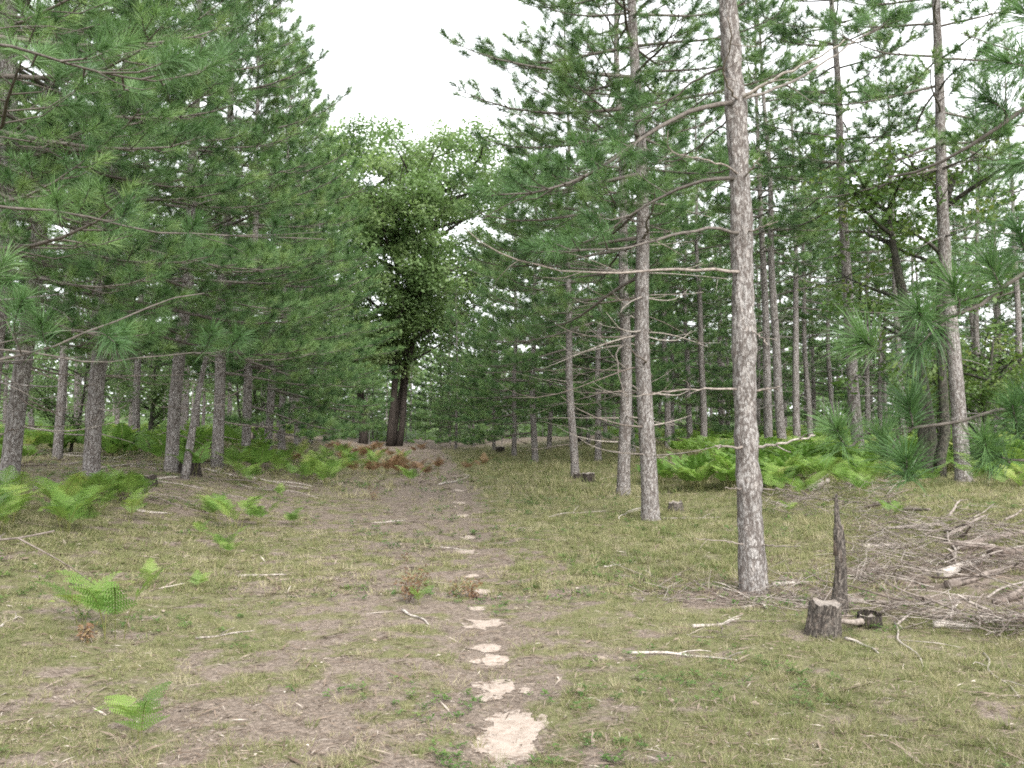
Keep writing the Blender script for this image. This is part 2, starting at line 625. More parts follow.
def build_weeds():
    """small broad-leaved green plants low in the grass"""
    rng = np.random.default_rng(14)
    x, y = scatter(rng, 6500, 3.8, 40)
    g = fbm(x, y, 1.3, 91)
    keep = (g > .5) & off_sand(x, y, 1.1)
    x, y = x[keep], y[keep]
    n, k = len(x), 12
    z = tz(x, y)
    s = (.010 + .0013 * y) * rng.uniform(.6, 1.3, n)
    a = rng.uniform(0, 2 * PI, (n, k))
    e = rng.uniform(.1, 1.2, (n, k))
    rad = rng.uniform(.2, 2.2, (n, k)) * s[:, None]
    C = np.stack([x[:, None] + rad * np.cos(a), y[:, None] + rad * np.sin(a), z[:, None] + .01 + e * s[:, None] * 1.4], -1)
    u = np.stack([np.cos(a), np.sin(a), rng.uniform(-.3, .6, (n, k))], -1) * s[:, None, None]
    v = np.stack([-np.sin(a), np.cos(a), rng.uniform(-.3, .3, (n, k))], -1) * s[:, None, None] * .42
    V = np.stack([C - u * .6, C + v, C + u * .8, C - v], 2).reshape(-1, 3)
    me = mesh_from('weeds', V, None, np.arange(len(V)).reshape(-1, 4), M_WEED, np.repeat(rng.uniform(0, 1, n), k * 4))
    tag(link('low_weeds', me), 'small green weeds dotted through the short grass', 'weeds', kind='stuff')


build_weeds()


# ------------------------------------------------------------------ pines
class Pine:
    pass


def bend_path(rng, base, az, elev, L, n, droop, tip, wob=.12):
    p = np.array(base, float)
    pts = [p.copy()]
    st = L / (n - 1)
    a = az
    for i in range(1, n):
        s = i / (n - 1)
        e = elev - droop * math.sin(min(1, s * 1.3) * PI * .5) + tip * s * s
        a += rng.normal(0, wob)
        p = p + st * np.array([math.cos(a) * math.cos(e), math.sin(a) * math.cos(e), math.sin(e)])
        pts.append(p.copy())
    return np.array(pts)


def shoots_on(rng, pts, tubes, tufts, tubesides, fine, start=.28, gap=.33, reach=.36):
    """side shoots and tufts along one live branch path"""
    L = np.linalg.norm(np.diff(pts, axis=0), axis=1).sum()
    n = len(pts) - 1
    tang = unit(np.gradient(pts, axis=0))

    def at(s):
        f = s * n
        i = min(int(f), n - 1)
        return pts[i] + (pts[i + 1] - pts[i]) * (f - i), tang[i]

    m = max(2, int(L * (1 - start) / gap * 2))
    for j in range(m):
        s = start + (1 - start) * (j + rng.uniform(.1, .9)) / m
        p, t = at(min(s, .99))
        sd = np.cross(t, [0, 0, 1])
        sd /= np.linalg.norm(sd) + 1e-9
        sg = 1 if j % 2 else -1
        d = t * .62 + sd * sg * .78 + np.array([0, 0, rng.uniform(-.12, .32)])
        d /= np.linalg.norm(d)
        l2 = min((.14 + reach * L * (1 - s) * 1.15), 1.15) * rng.uniform(.6, 1.2)
        q1 = p + d * l2 * .5 + np.array([0, 0, -.03 * l2])
        d2 = d + t * .25 + np.array([0, 0, .45])
        d2 /= np.linalg.norm(d2)
        q2 = q1 + d2 * l2 * .5
        tubes.add(np.array([p, q1, q2]), [.009 if fine else .008, .006, .004], tubesides, rng.uniform(.0, .5), cap=False)
        tufts.append((q2 - d2 * .12, d2, .20))
        k = int(l2 / .26)
        for i in range(k):
            f = rng.uniform(.2, .92)
            b = p + (q1 - p) * f * 2 if f < .5 else q1 + (q2 - q1) * (f - .5) * 2
            s2 = np.cross(d, [0, 0, 1])
            d3 = d * .7 + s2 * rng.choice([-1, 1]) * .6 + np.array([0, 0, rng.uniform(.05, .75)])
            d3 /= np.linalg.norm(d3)
            l3 = rng.uniform(.08, .26)
            if fine:
                tubes.add(np.array([b, b + d3 * l3]), [.005, .004], 3, .3, cap=False)
            tufts.append((b + d3 * max(0, l3 - .12), d3, .16))
    e = tang[-1] + np.array([0, 0, .3])
    tufts.append((pts[-1] - tang[-1] * .08, e / np.linalg.norm(e), .2))


def make_pine(seed, H=14.0, r0=.16, hb=(3.0, 5.0), rad=(3.4, 2.4), k=24, w=.008, sides=10, rings=24, dead_from=.9, dead_p=.8, fine=False, dead_len=(.5, 1.9), nlen=.165, bend=False, wobble=.05, density=1.0, tipup=.55, skip_below=0.0, bark_disp=0.0):
    """trail side is +x: foliage starts at hb[0] there, at hb[1] on the other side; rad likewise"""
    rng = np.random.default_rng(seed)
    o = Pine()
    zs = np.concatenate([[-.15], np.linspace(0, .5, 6), np.linspace(.5, H, rings)[1:]])
    ph = rng.uniform(0, 6.3, 4)

    def tp(z):
        return np.array([wobble * math.sin(z * .55 + ph[0]) + wobble * .5 * math.sin(z * 1.4 + ph[1]) - wobble * math.sin(ph[0]) - wobble * .5 * math.sin(ph[1]), wobble * math.sin(z * .5 + ph[2]) - wobble * math.sin(ph[2]), z])

    def tr(z):
        z = max(z, 0)
        return max(r0 * (1 - z / H) ** .8, .012) + .24 * r0 * math.exp(-z / .18)

    T = Tubes()
    T.add(np.array([tp(z) for z in zs]), [tr(z) for z in zs], sides)
    if bark_disp > 0:
        V = T.V[0]
        nsd = sides
        ang = np.tile(np.arange(nsd) * 2 * PI / nsd, len(zs))
        zz = np.repeat(zs, nsd)
        cen = np.repeat(np.array([tp(z) for z in zs]), nsd, axis=0)
        outw = V - cen
        ln = np.linalg.norm(outw, axis=1, keepdims=True)
        circ = np.abs(((ang / PI + 1) % 2) - 1) * PI * r0
        dsp = (fbm(circ + 3, zz * .4, .05, seed, 3) - .5) * bark_disp * 2 + (fbm(circ, zz, .35, seed + 3, 2) - .5) * bark_disp * 1.5
        T.V[0] = V + outw / (ln + 1e-9) * dsp[:, None]
    o.trunk = T
    o.limbs = Tubes()
    o.dead = []
    tufts = []
    h = dead_from + rng.uniform(0, .3)
    while h < H - .25:
        nb = rng.integers(3, 6)
        a0 = rng.uniform(0, 2 * PI)
        for i in range(nb):
            az = a0 + i * 2 * PI / nb + rng.normal(0, .2)
            tw = .5 + .5 * math.cos(az)
            tw = tw ** .8
            base_h = hb[1] + (hb[0] - hb[1]) * tw
            z = h + rng.uniform(-.06, .06)
            b = tp(z)
            live = z > base_h + rng.normal(0, .35)
            if not live:
                if rng.uniform() > dead_p:
                    continue
                L = rng.uniform(*dead_len) * (.55 + .6 * tw) * min(1, .5 + z / 4)
                p = bend_path(rng, b, az, R(rng.uniform(-12, 12)), L, 7, R(rng.uniform(-5, 22)), R(rng.uniform(-10, 45)), .13)
                D = Tubes()
                r1 = rng.uniform(.010, .018) * (.7 + .25 * L)
                tint = rng.uniform(.05, .75)
                D.add(p, np.linspace(r1, .0035, 7), 5, tint)
                for q in range(rng.integers(0, 4)):
                    j = rng.integers(2, 6)
                    pp = bend_path(rng, p[j], az + rng.choice([-1, 1]) * rng.uniform(.4, 1.0), R(rng.uniform(-30, 35)), L * rng.uniform(.15, .45), 4, 0, R(rng.uniform(-20, 30)), .2)
                    D.add(pp, [.0055, .0045, .0035, .002], 3, tint)
                o.dead.append(D)
            else:
                if rng.uniform() > density:
                    continue
                t = (z - base_h) / (H - base_h)
                t = min(max(t, 0), 1)
                Rm = rad[1] + (rad[0] - rad[1]) * tw
                L = Rm * (1 - t) ** .72 * (.78 + .22 * min(1, t / .15)) * rng.uniform(.72, 1.1) + .15
                el = R(-4 + 40 * t ** 1.2 + rng.uniform(-9, 9))
                p = bend_path(rng, b, az, el, L, 8, R(16 * (1 - t)), R(38) * tipup * 1.6, .10)
                r1 = .008 + .0085 * L
                o.limbs.add(p, np.linspace(r1, .005, 8), 6 if fine else 4, rng.uniform(.1, .8), cap=False)
                if z < skip_below:
                    continue
                shoots_on(rng, p, o.limbs, tufts, 4 if fine else 3, fine)
        h += rng.uniform(.42, .6)
    tufts.append((tp(H) - np.array([0, 0, .1]), np.array([0, 0, 1.0]), .3))
    o.tufts = tufts
    P = np.array([t[0] for t in tufts])
    A = np.array([t[1] for t in tufts])
    Ls = np.array([t[2] for t in tufts])
    o.needles = needles_mesh('pine_crown', P, A, Ls, rng, k, w, nlen, M_NEEDLE, bend)
    o.ntuft = len(P)
    return o


def pine_object(pn, name='pine_tree', split_dead=False, bark=None, trunk_smooth=True):
    root = empty(name)
    ks = []
    if not split_dead:
        tk = pn.trunk
        for D in pn.dead:
            off = tk.n
            tk.V += D.V
            tk.Q += [q + off for q in D.Q]
            tk.T += [q + off for q in D.T]
            tk.tint += D.tint
            tk.n += D.n
    ks.append(link('trunk', pn.trunk.mesh('pine_trunk', bark or M_BARK, trunk_smooth), root))
    if split_dead:
        for D in pn.dead[:100]:
            ks.append(link('dead_branch', D.mesh('dead_branch', M_STICK), root))
    if pn.limbs.V:
        ks.append(link('boughs', pn.limbs.mesh('pine_boughs', M_LIMB), root))
    if pn.needles:
        ks.append(link('crown', pn.needles, root))
    KIDS[root.name] = ks
    for c in ks:
        KIDS[c.name] = []
    return root


def plant(root, x, y, rz=0, s=1.0, lean=(0, 0), label=None, group=None):
    root.location = (x, y, float(tz(x, y)) - .03)
    root.rotation_euler = Matrix.Rotation(lean[0], 4, 'Y').to_3x3().to_4x4().__matmul__(Matrix.Rotation(-lean[1], 4, 'X') @ Matrix.Rotation(rz, 4, 'Z')).to_euler()
    root.scale = (s, s, s)
    tag(root, label, 'tree', group)
    return root


def px_at(px, D):
    return (px - 512) / F * D


rnd = random.Random(4)
LEFT, RIGHT = 0.0, PI    # rotation that turns the trail side (+x) of a tree to the track

# --- front pines on the thinned (east) side
A = make_pine(101, H=14.5, r0=.123, hb=(6.4, 6.8), rad=(3.6, 3.2), k=70, w=.005, sides=40, rings=230, dead_from=1.0, dead_p=0.0, fine=True, bark_disp=.024, wobble=.03)
heroA = pine_object(A, split_dead=True)
plant(heroA, px_at(752, 9.25), 9.25, 0, 1, (R(-1.9), 0), 'tall scaly-barked pine with a thick leaning bare trunk beside the cut stump')


def poly3(pts):
    return np.array([at_depth(*p) for p in pts])


def resample(P, n):
    P = np.asarray(P, float)
    d = np.concatenate([[0], np.cumsum(np.linalg.norm(np.diff(P, axis=0), axis=1))])
    s = np.linspace(0, d[-1], n)
    Q = np.stack([np.interp(s, d, P[:, i]) for i in range(3)], -1)
    for _ in range(2):
        Q[1:-1] = Q[1:-1] * .5 + (Q[:-2] + Q[2:]) * .25
    return Q


def to_local(root, P):
    bpy.context.view_layer.update()
    M = np.array(root.matrix_basis.inverted())
    P = np.asarray(P)
    return P @ M[:3, :3].T + M[:3, 3]


def hand_branch(root, pts, r0, r1, seed, live=0.0, k=60, w=.003, nlen=.15, gap=.3, reach=.3, twigs=3, tint=.55, extra=None, bend=True, tl=.18):
    """one bough of a near tree, traced in depth; live = share of its length that is bare before needles begin"""
    rng = np.random.default_rng(seed)
    P = resample(to_local(root, poly3(pts)), 16)
    T = Tubes()
    P = P + np.concatenate([np.zeros((1, 3)), rng.normal(0, .006, (15, 3))])
    T.add(P, np.linspace(r0, r1, 16), 7, tint)
    L = np.linalg.norm(np.diff(P, axis=0), axis=1).sum()
    tufts = []
    tang = unit(np.gradient(P, axis=0))
    for q in range(twigs):
        j = rng.integers(4, 14)
        a = math.atan2(tang[j][1], tang[j][0])
        pp = bend_path(rng, P[j], a + rng.choice([-1, 1]) * rng.uniform(.35, .9), R(rng.uniform(-35, 35)), L * rng.uniform(.12, .3), 5, 0, R(rng.uniform(-30, 30)), .2)
        T.add(pp, np.linspace(r1 * 1.1, r1 * .45, 5), 4, tint)
    if live > 0:
        shoots_on(rng, P, T, tufts, 4, True, start=live, gap=gap, reach=reach)
    for e in (extra or []):
        q0, q1 = to_local(root, poly3(e))
        j = int(np.argmin(np.linalg.norm(P - q0, axis=1)))
        mid = (P[j] + q0) / 2
        T.add(resample([P[j], mid + [0, 0, -.02], q0, q1], 8), np.linspace(r1 * 1.2, r1 * .7, 8), 5, tint)
        d = q1 - q0
        tufts.append((q0, d / np.linalg.norm(d), np.linalg.norm(d)))
    b = link('branch' if tufts else 'dead_branch', T.mesh('branch', M_LIMB if tufts else M_STICK), root)
    if tufts:
        nm = needles_mesh('needles', [t[0] for t in tufts], [t[1] for t in tufts], [t[2] for t in tufts], rng, k, w, nlen, M_NEEDLE, bend, rng.uniform(0, .5, len(tufts)))
        link('needles', nm, b)
    return b


D0 = 9.25
for i, (pts, r0, r1, live) in enumerate([
    ([(735, 103, D0), (715, 103, D0 - .1), (690, 110, D0 - .2), (660, 126, D0 - .3), (625, 150, D0 - .4), (585, 178, D0 - .5), (555, 190, D0 - .6), (490, 196, D0 - .7)], .024, .006, .42),
    ([(742, 178, D0), (715, 176, D0), (684, 187, D0 + .2), (655, 200, D0 + .4), (632, 214, D0 + .5), (600, 236, D0 + .6), (570, 250, D0 + .7)], .020, .005, .62),
    ([(743, 233, D0), (715, 228, D0 - .2), (684, 230, D0 - .3), (652, 242, D0 - .5), (629, 248, D0 - .6), (590, 250, D0 - .8), (540, 252, D0 - .9)], .017, .004, .7),
    ([(745, 272, D0), (715, 270, D0 - .2), (684, 269, D0 - .3), (620, 274, D0 - .5), (560, 271, D0 - .7), (510, 260, D0 - .8), (478, 240, D0 - .9), (465, 228, D0 - 1)], .016, .003, 0),
    ([(741, 98, D0), (752, 92, D0 - .1), (775, 78, D0 - .3), (810, 62, D0 - .5), (845, 41, D0 - .7)], .019, .005, 0),
    ([(741, 100, D0), (760, 94, D0 + .2), (790, 84, D0 + .5), (830, 60, D0 + .9), (862, 34, D0 + 1.2), (900, 20, D0 + 1.5)], .017, .005, .7),
    ([(738, 100, D0), (727, 85, D0 - .5), (722, 65, D0 - .9), (735, 40, D0 - 1.2), (727, 18, D0 - 1.4)], .012, .005, 0),
    ([(737, 112, D0), (720, 125, D0 + .3), (700, 145, D0 + .6), (680, 160, D0 + .9), (650, 165, D0 + 1.2)], .012, .004, .6),
    ([(736, 66, D0), (712, 70, D0 + .2), (690, 84, D0 + .4), (665, 104, D0 + .6), (630, 128, D0 + .8)], .014, .004, .5),
    ([(742, 175, D0), (725, 165, D0 - .2), (700, 158, D0 - .4), (675, 156, D0 - .6), (664, 142, D0 - .7), (668, 130, D0 - .7)], .010, .003, 0),
    ([(748, 391, D0), (716, 388, D0 - .1), (684, 390, D0 - .2), (640, 396, D0 - .3)], .012, .004, 0),
    ([(750, 449, D0), (735, 447, D0 - .1), (715, 446, D0 - .2)], .014, .008, 0),
    ([(756, 448, D0), (775, 445, D0 - .15), (800, 439, D0 - .25), (816, 435, D0 - .3)], .014, .007, 0),
    ([(754, 391, D0), (770, 389, D0 - .1), (780, 387, D0 - .2)], .012, .006, 0),
    ([(752, 490, D0), (738, 489, D0 - .1), (725, 488, D0 - .2)], .009, .004, 0),
    ([(757, 490, D0), (780, 488, D0 - .2), (800, 494, D0 - .5)], .009, .003, 0),
    ([(752, 545, D0), (725, 541, D0 - .2), (695, 539, D0 - .3)], .008, .003, 0),
    ([(756, 545, D0), (775, 546, D0 - .2), (800, 546, D0 - .4)], .009, .003, 0),
    ([(748, 330, D0), (760, 335, D0 - .3), (768, 345, D0 - .45)], .009, .005, 0),
    ([(746, 233, D0), (760, 228, D0 - .2), (778, 221, D0 - .3)], .010, .004, 0),
    ([(744, 178, D0), (752, 168, D0 - .2), (758, 158, D0 - .3)], .010, .004, 0),
]):
    hand_branch(heroA, pts, r0, r1, 300 + i, live, k=100, w=.0048, twigs=4 if live == 0 and len(pts) > 4 else 2, gap=.19, reach=.42, tint=.35 if i not in (4, 5, 12) else .8)

SIDE = dict(nlen=.175, fine=True, k=100, w=.0065, dead_p=.9, sides=20, rings=60)
B = pine_object(make_pine(102, H=14.5, r0=.14, hb=(3.6, 5.6), rad=(3.6, 2.8), dead_from=.8, dead_len=(.8, 2.7), **SIDE), split_dead=True)
plant(B, px_at(650, 15.9), 15.9, RIGHT, 1, (R(-2.2), 0), 'straight pine with long bare lower branches, second along the row from the stump')
C = pine_object(make_pine(103, H=14, r0=.135, hb=(3.6, 5.8), rad=(3.6, 2.5), dead_from=.8, dead_len=(.8, 2.7), **SIDE), split_dead=True)
plant(C, px_at(620, 21.0), 20.4, RIGHT + .3, 1, (R(-.6), 0), 'lichen-grey pine standing close behind the second pine of the row', None)
Dd = pine_object(make_pine(104, H=13.5, r0=.115, hb=(3.0, 5.4), rad=(3.3, 2.4), dead_from=.8, **SIDE), split_dead=True)
plant(Dd, px_at(575, 27.0), 27.0, RIGHT - .2, 1, (R(-1.0), 0), 'thin pale pine trunk beside two small dark stumps near the track')

# --- front pines of the dense (west) side
LS = dict(nlen=.175, fine=True, k=100, w=.0065, sides=18, rings=50, dead_len=(.7, 2.4))
lefts = [
    (10, 14.2, 201, R(5.5), 'leaning pine at the end of the dense row behind the lush bracken clump'),
    (92, 16.4, 202, R(4.2), 'stout dark pine trunk rising out of the lush bracken clump'),
    (172, 20.0, 203, R(3.0), 'pine with a straight trunk beside a thin leaning dead stem'),
    (218, 22.6, 204, R(1.0), 'pale-barked pine past the thin leaning stem in the dense row'),
]
for (px, D, sd, ln, lab) in lefts:
    t = pine_object(make_pine(sd, H=14.2 + rnd.uniform(-.6, .6), r0=.135, hb=(2.0, 3.2), rad=(4.0, 2.8), dead_from=.7, **LS), split_dead=True)
    plant(t, px_at(px, D), D, LEFT + rnd.uniform(-.3, .3), 1, (ln, 0), lab)
# beyond the picture's edge, only their boughs reach in
for (x, y, sd, lab) in ((-6.3, 10.2, 205, 'big pine out of frame whose long dark boughs reach over the bracken'), (-6.6, 12.4, 206, 'pine behind the overhanging boughs, its trunk hidden by needles')):
    t = pine_object(make_pine(sd, H=14.5, r0=.165, hb=(2.7, 3.4), rad=(4.1, 2.8), dead_from=1.2, fine=True, k=85, w=.006, sides=16, rings=30, dead_len=(.5, 1.6)))
    plant(t, x, y, LEFT, 1, (R(2), 0), lab)

# thin leaning dead stem beside the third trunk
T = Tubes()
b0 = ground_at(184, 474)
b0 = np.array([px_at(185, 19.0), 19.0, 0])
b0[2] = tz(b0[0], b0[1])
top = at_depth(200, 385, 19.2)
top2 = at_depth(212, 330, 19.4)
pp = resample([b0 - [0, 0, .1], b0 + (top - b0) * .5, top, top2], 12)
T.add(pp - b0, np.linspace(.085, .03, 12), 10)
stem = empty('dead_stem', b0)
link('trunk', T.mesh('dead_stem', M_BARK), stem)
for j, (dx, dz) in enumerate(((.7, .2), (-.5, .1), (.5, -.15))):
    q = pp[5 + j * 2] - b0
    d = Tubes()
    d.add(resample([q, q + np.array([dx * .5, -.1, dz]), q + np.array([dx, -.2, dz * .6])], 6), np.linspace(.012, .004, 6), 5, .6)
    link('dead_branch', d.mesh('dead_branch', M_STICK), stem)
tag(stem, 'thin leaning dead stem among the dense row trunks', 'dead tree')

# --- near pine past the frame on the thinned side: its bright long needles hang in
nr = empty('pine_tree', (2.75, 3.5, float(tz(2.75, 3.5)) - .03))
T = Tubes()
zs = np.linspace(-.1, 6, 30)
T.add(np.stack([.02 * np.sin(zs), .02 * np.cos(zs * .8), zs], -1), .1 * (1 - zs / 6.6) + .01, 14)
link('trunk', T.mesh('pine_trunk', M_BARK), nr)
tag(nr, 'young pine out of frame with long bright needle tufts hanging into view', 'tree')
NB = dict(tint=.2, k=220, w=.0024, nlen=.138, bend=True, tl=.2, twigs=1)
g1 = 3.3
hand_branch(nr, [(1284, 60, 3.5), (1120, 62, 3.3), (1024, 106, 3.2), (980, 138, 3.2), (940, 170, 3.3), (890, 178, 3.5)], .013, .004, 401, extra=[[(1010, 112, 3.2), (985, 98, 3.15)], [(1040, 70, 3.2), (1006, 62, 3.1)], [(1050, 40, 3.2), (1022, 10, 3.2)], [(1060, 150, 3.3), (1018, 165, 3.3)]], **NB)
hand_branch(nr, [(1284, 230, 3.5), (1130, 240, 3.3), (1024, 268, 3.2), (985, 305, 3.1), (930, 322, 3.1), (880, 345, 3.15)], .013, .004, 402, extra=[[(1004, 292, 3.1), (988, 262, 3.1)], [(962, 310, 3.1), (953, 284, 3.05)], [(930, 325, 3.1), (918, 312, 3.0)], [(878, 350, 3.1), (860, 338, 3.1)], [(945, 318, 3.1), (915, 350, 3.0)], [(1030, 265, 3.1), (1018, 230, 3.05)]], **NB)
hand_branch(nr, [(1284, 370, 3.5), (1130, 385, 3.4), (1024, 402, 3.3), (985, 416, 3.2), (925, 430, 3.2), (862, 434, 3.25)], .012, .004, 403, extra=[[(915, 430, 3.2), (908, 402, 3.2)], [(845, 449, 3.2), (836, 428, 3.15)], [(888, 462, 3.2), (882, 436, 3.2)], [(908, 484, 3.15), (906, 458, 3.1)], [(990, 462, 3.2), (984, 440, 3.1)], [(1020, 440, 3.2), (1012, 405, 3.1)]], **NB)
hand_branch(nr, [(1284, 480, 3.5), (1120, 470, 3.3), (1040, 462, 3.2), (1002, 458, 3.2)], .010, .004, 404, extra=[[(1012, 462, 3.2), (990, 452, 3.2)], [(1040, 440, 3.2), (1028, 400, 3.15)]], **NB)

# --- near pine past the frame on the dense side: big tufts hanging in
nl = empty('pine_tree', (-3.75, 4.6, float(tz(-3.75, 4.6)) - .03))
T = Tubes()
T.add(np.stack([.02 * np.sin(zs), .02 * np.cos(zs * .8), zs], -1), .13 * (1 - zs / 7) + .01, 14)
link('trunk', T.mesh('pine_trunk', M_BARK), nl)
tag(nl, 'near pine out of frame whose low curved bare boughs cross the dark trunks', 'tree')
NL = dict(tint=.25, k=170, w=.0032, nlen=.15, bend=True, twigs=3)
hand_branch(nl, [(-300, 360, 4.6), (-80, 372, 4.7), (0, 362, 4.8), (60, 345, 4.9), (120, 320, 5.0), (165, 298, 5.1), (205, 290, 5.2)], .010, .003, 411, extra=[[(12, 325, 4.7), (22, 300, 4.6)], [(45, 345, 4.8), (40, 320, 4.7)], [(100, 330, 4.9), (118, 345, 4.8)], [(-20, 300, 4.7), (5, 260, 4.7)], [(-10, 280, 4.8), (12, 282, 4.7)]], **NL)
hand_branch(nl, [(-300, 330, 4.6), (-60, 350, 5.2), (34, 346, 5.6), (60, 362, 5.7), (100, 366, 5.8), (150, 356, 5.9), (195, 352, 6.0)], .010, .003, 412, extra=[[(205, 352, 5.9), (212, 330, 5.8)], [(228, 350, 6.0), (240, 336, 5.9)], [(120, 345, 5.8), (125, 330, 5.7)]], **NL)
hand_branch(nl, [(-300, 180, 4.6), (-60, 200, 5.2), (0, 204, 5.4), (80, 214, 5.8), (160, 235, 6.2), (240, 236, 6.5), (325, 240, 6.8)], .011, .003, 413, extra=[[(60, 214, 5.6), (55, 196, 5.5)], [(120, 222, 5.9), (128, 205, 5.8)], [(185, 238, 6.2), (196, 222, 6.1)], [(270, 238, 6.6), (276, 222, 6.5)]], **NL)
hand_branch(nl, [(-300, 20, 4.6), (-60, 36, 5.2), (0, 43, 5.6), (60, 60, 6.0), (120, 80, 6.4), (170, 86, 6.6), (220, 60, 7.0)], .014, .004, 414, live=.5, **NL)
hand_branch(nl, [(-300, 560, 4.6), (-60, 545, 5.3), (0, 541, 5.8), (30, 538, 6.0), (52, 530, 6.1)], .010, .005, 415, **NL)

# --- shared middle-distance kinds, copied
edge_kinds = [pine_object(make_pine(500 + i, H=14.3, r0=.13, hb=(1.2, 2.6), rad=(4.0, 2.8), k=64, w=.011, nlen=.185, sides=10, rings=20, dead_len=(.5, 1.8))) for i in range(4)]
open_kinds = [pine_object(make_pine(520 + i, H=14.5, r0=.135, hb=(4.6 + i * .5, 5.6 + i * .5), rad=(2.9, 2.6), k=60, w=.011, nlen=.185, sides=10, rings=20, dead_len=(.4, 1.5), density=.85, dead_p=.8)) for i in range(4)]
dark_kinds = [pine_object(make_pine(540 + i, H=14.0, r0=.12, hb=(3.8, 4.6), rad=(2.6, 2.4), k=30, w=.018, sides=8, rings=14, dead_len=(.4, 1.6))) for i in range(3)]
far_kinds = [pine_object(make_pine(560 + i, H=14.5, r0=.13, hb=(1.6 + i*1.2, 2.6 + i*1.2), rad=(2.6, 2.4), k=18, w=.026, sides=7, rings=10, dead_p=.7, nlen=.17, density=.75)) for i in range(3)]
used = set()
taken = []


def place(kind_list, x, y, rz, s=1.0, lean=(0, 0), label=None, group=None, idx=None):
    p = kind_list[rnd.randrange(len(kind_list)) if idx is None else idx]
    if p.name in used:
        t = copy_tree(p)
    else:
        used.add(p.name)
        t = p
    taken.append((x, y))
    return plant(t, x, y, rz, s, lean, label, group)


# dense row continuing along the track
for i, (px, D) in enumerate(((246, 26), (268, 29.5), (282, 34), (298, 38.5), (310, 43))):
    place(edge_kinds, px_at(px, D), D, LEFT + rnd.uniform(-.4, .4), rnd.uniform(.93, 1.04), (R(1), 0), 'bushy pine in the dense row further along the track', 'bushy pines further along the dense row', i % 4)
# curving row past the pale thin trunk
for i, (px, D, sc) in enumerate(((535, 36, .92), (514, 42, .84), (549, 46, .9), (494, 49, .7), (474, 57, .68), (456, 52, .6), (440, 66, .66))):
    place(edge_kinds, px_at(px, D), D, RIGHT + rnd.uniform(-.4, .4), sc, (0, 0), 'bushy pine where the track bends out of sight', 'bushy pines where the track bends', (i + 1) % 4)
# named open-side pines
for i, (px, D, ln, s, lab) in enumerate((
    (860, 22.5, -3.0, 1.06, 'stout pine behind the bracken bed, its trunk leaning toward the track'),
    (963, 18.5, -2.6, 1.08, 'grey pine trunk seen through the long bright needle tufts'),
    (768, 29.0, -1.2, 1.0, 'slim pine of a close-set pair behind the bracken bed, the straighter one'),
    (784, 28.0, -2.8, 1.0, 'slim pine of a close-set pair behind the bracken bed, the one leaning more'),
    (797, 34.0, -.5, .98, 'slender pine between the close-set pair and the stout leaning pine'),
    (832, 45.0, -.8, .95, 'very thin far pine just before the stout leaning pine'),
    (903, 34.0, -2.0, 1.0, 'pine between the stout leaning pine and the mossy dark tree'),
    (703, 38.0, -1.0, 1.0, 'pine in the far cluster seen past the scaly leaning trunk'),
    (690, 42.0, -.5, 1.0, 'slimmer pine in the far cluster beside the scaly leaning trunk'),
    (668, 39.0, -.5, 1.0, 'far pine just past the long bare branches of the second pine'),
    (722, 47.0, -.6, 1.0, 'hindmost pine of the far cluster near the scaly leaning trunk'),
)):
    place(open_kinds, px_at(px, D), D, rnd.uniform(0, 6.28), s, (R(ln), 0), lab, None, i % 4)


for i, (px, D, sc) in enumerate(((598, 34, .9), (632, 37, .95), (672, 43, .9), (648, 52, .95), (728, 54, .9), (588, 47, .85), (757, 46, .85), (812, 50, .9), (700, 60, .95), (880, 46, .9))):
    place(edge_kinds, px_at(px, D), D, rnd.uniform(0, 6.28), sc, (0, 0), 'bushy green pine filling the gaps behind the row of bare trunks', 'bushy pines behind the row of bare trunks', i % 4)


def free(x, y, d):
    return all((x - a) ** 2 + (y - b) ** 2 > d * d for a, b in taken)


# thinned forest behind
n = 0
for _ in range(4000):
    if n >= 66:
        break
    y = rnd.uniform(31, 74)
    x = rnd.uniform(4.5, 44)
    if x > y * .62 + 3 or x < track_x(y) + 6.5 or not free(x, y, 3.6):
        continue
    far = y > 41
    place(far_kinds if far else open_kinds, x, y, rnd.uniform(0, 6.28), rnd.uniform(.82, 1.06), (R(rnd.uniform(-2, 1)), 0), 'grey-trunked pine standing deep in the thinned pine forest', 'pines deep in the thinned forest')
    n += 1
# shaded dense plantation
n = 0
for _ in range(4000):
    if n >= 42:
        break
    y = rnd.uniform(17, 62)
    x = rnd.uniform(-40, -9)
    if x < -y * .6 - 3 or x > track_x(y) - 7.2 or not free(x, y, 2.6):
        continue
    place(dark_kinds if y < 45 else far_kinds, x, y, rnd.uniform(0, 6.28), rnd.uniform(.85, 1.05), (R(rnd.uniform(-1, 2)), 0), 'shaded pine standing inside the dense plantation behind its front row', 'pines inside the dense plantation')
    n += 1
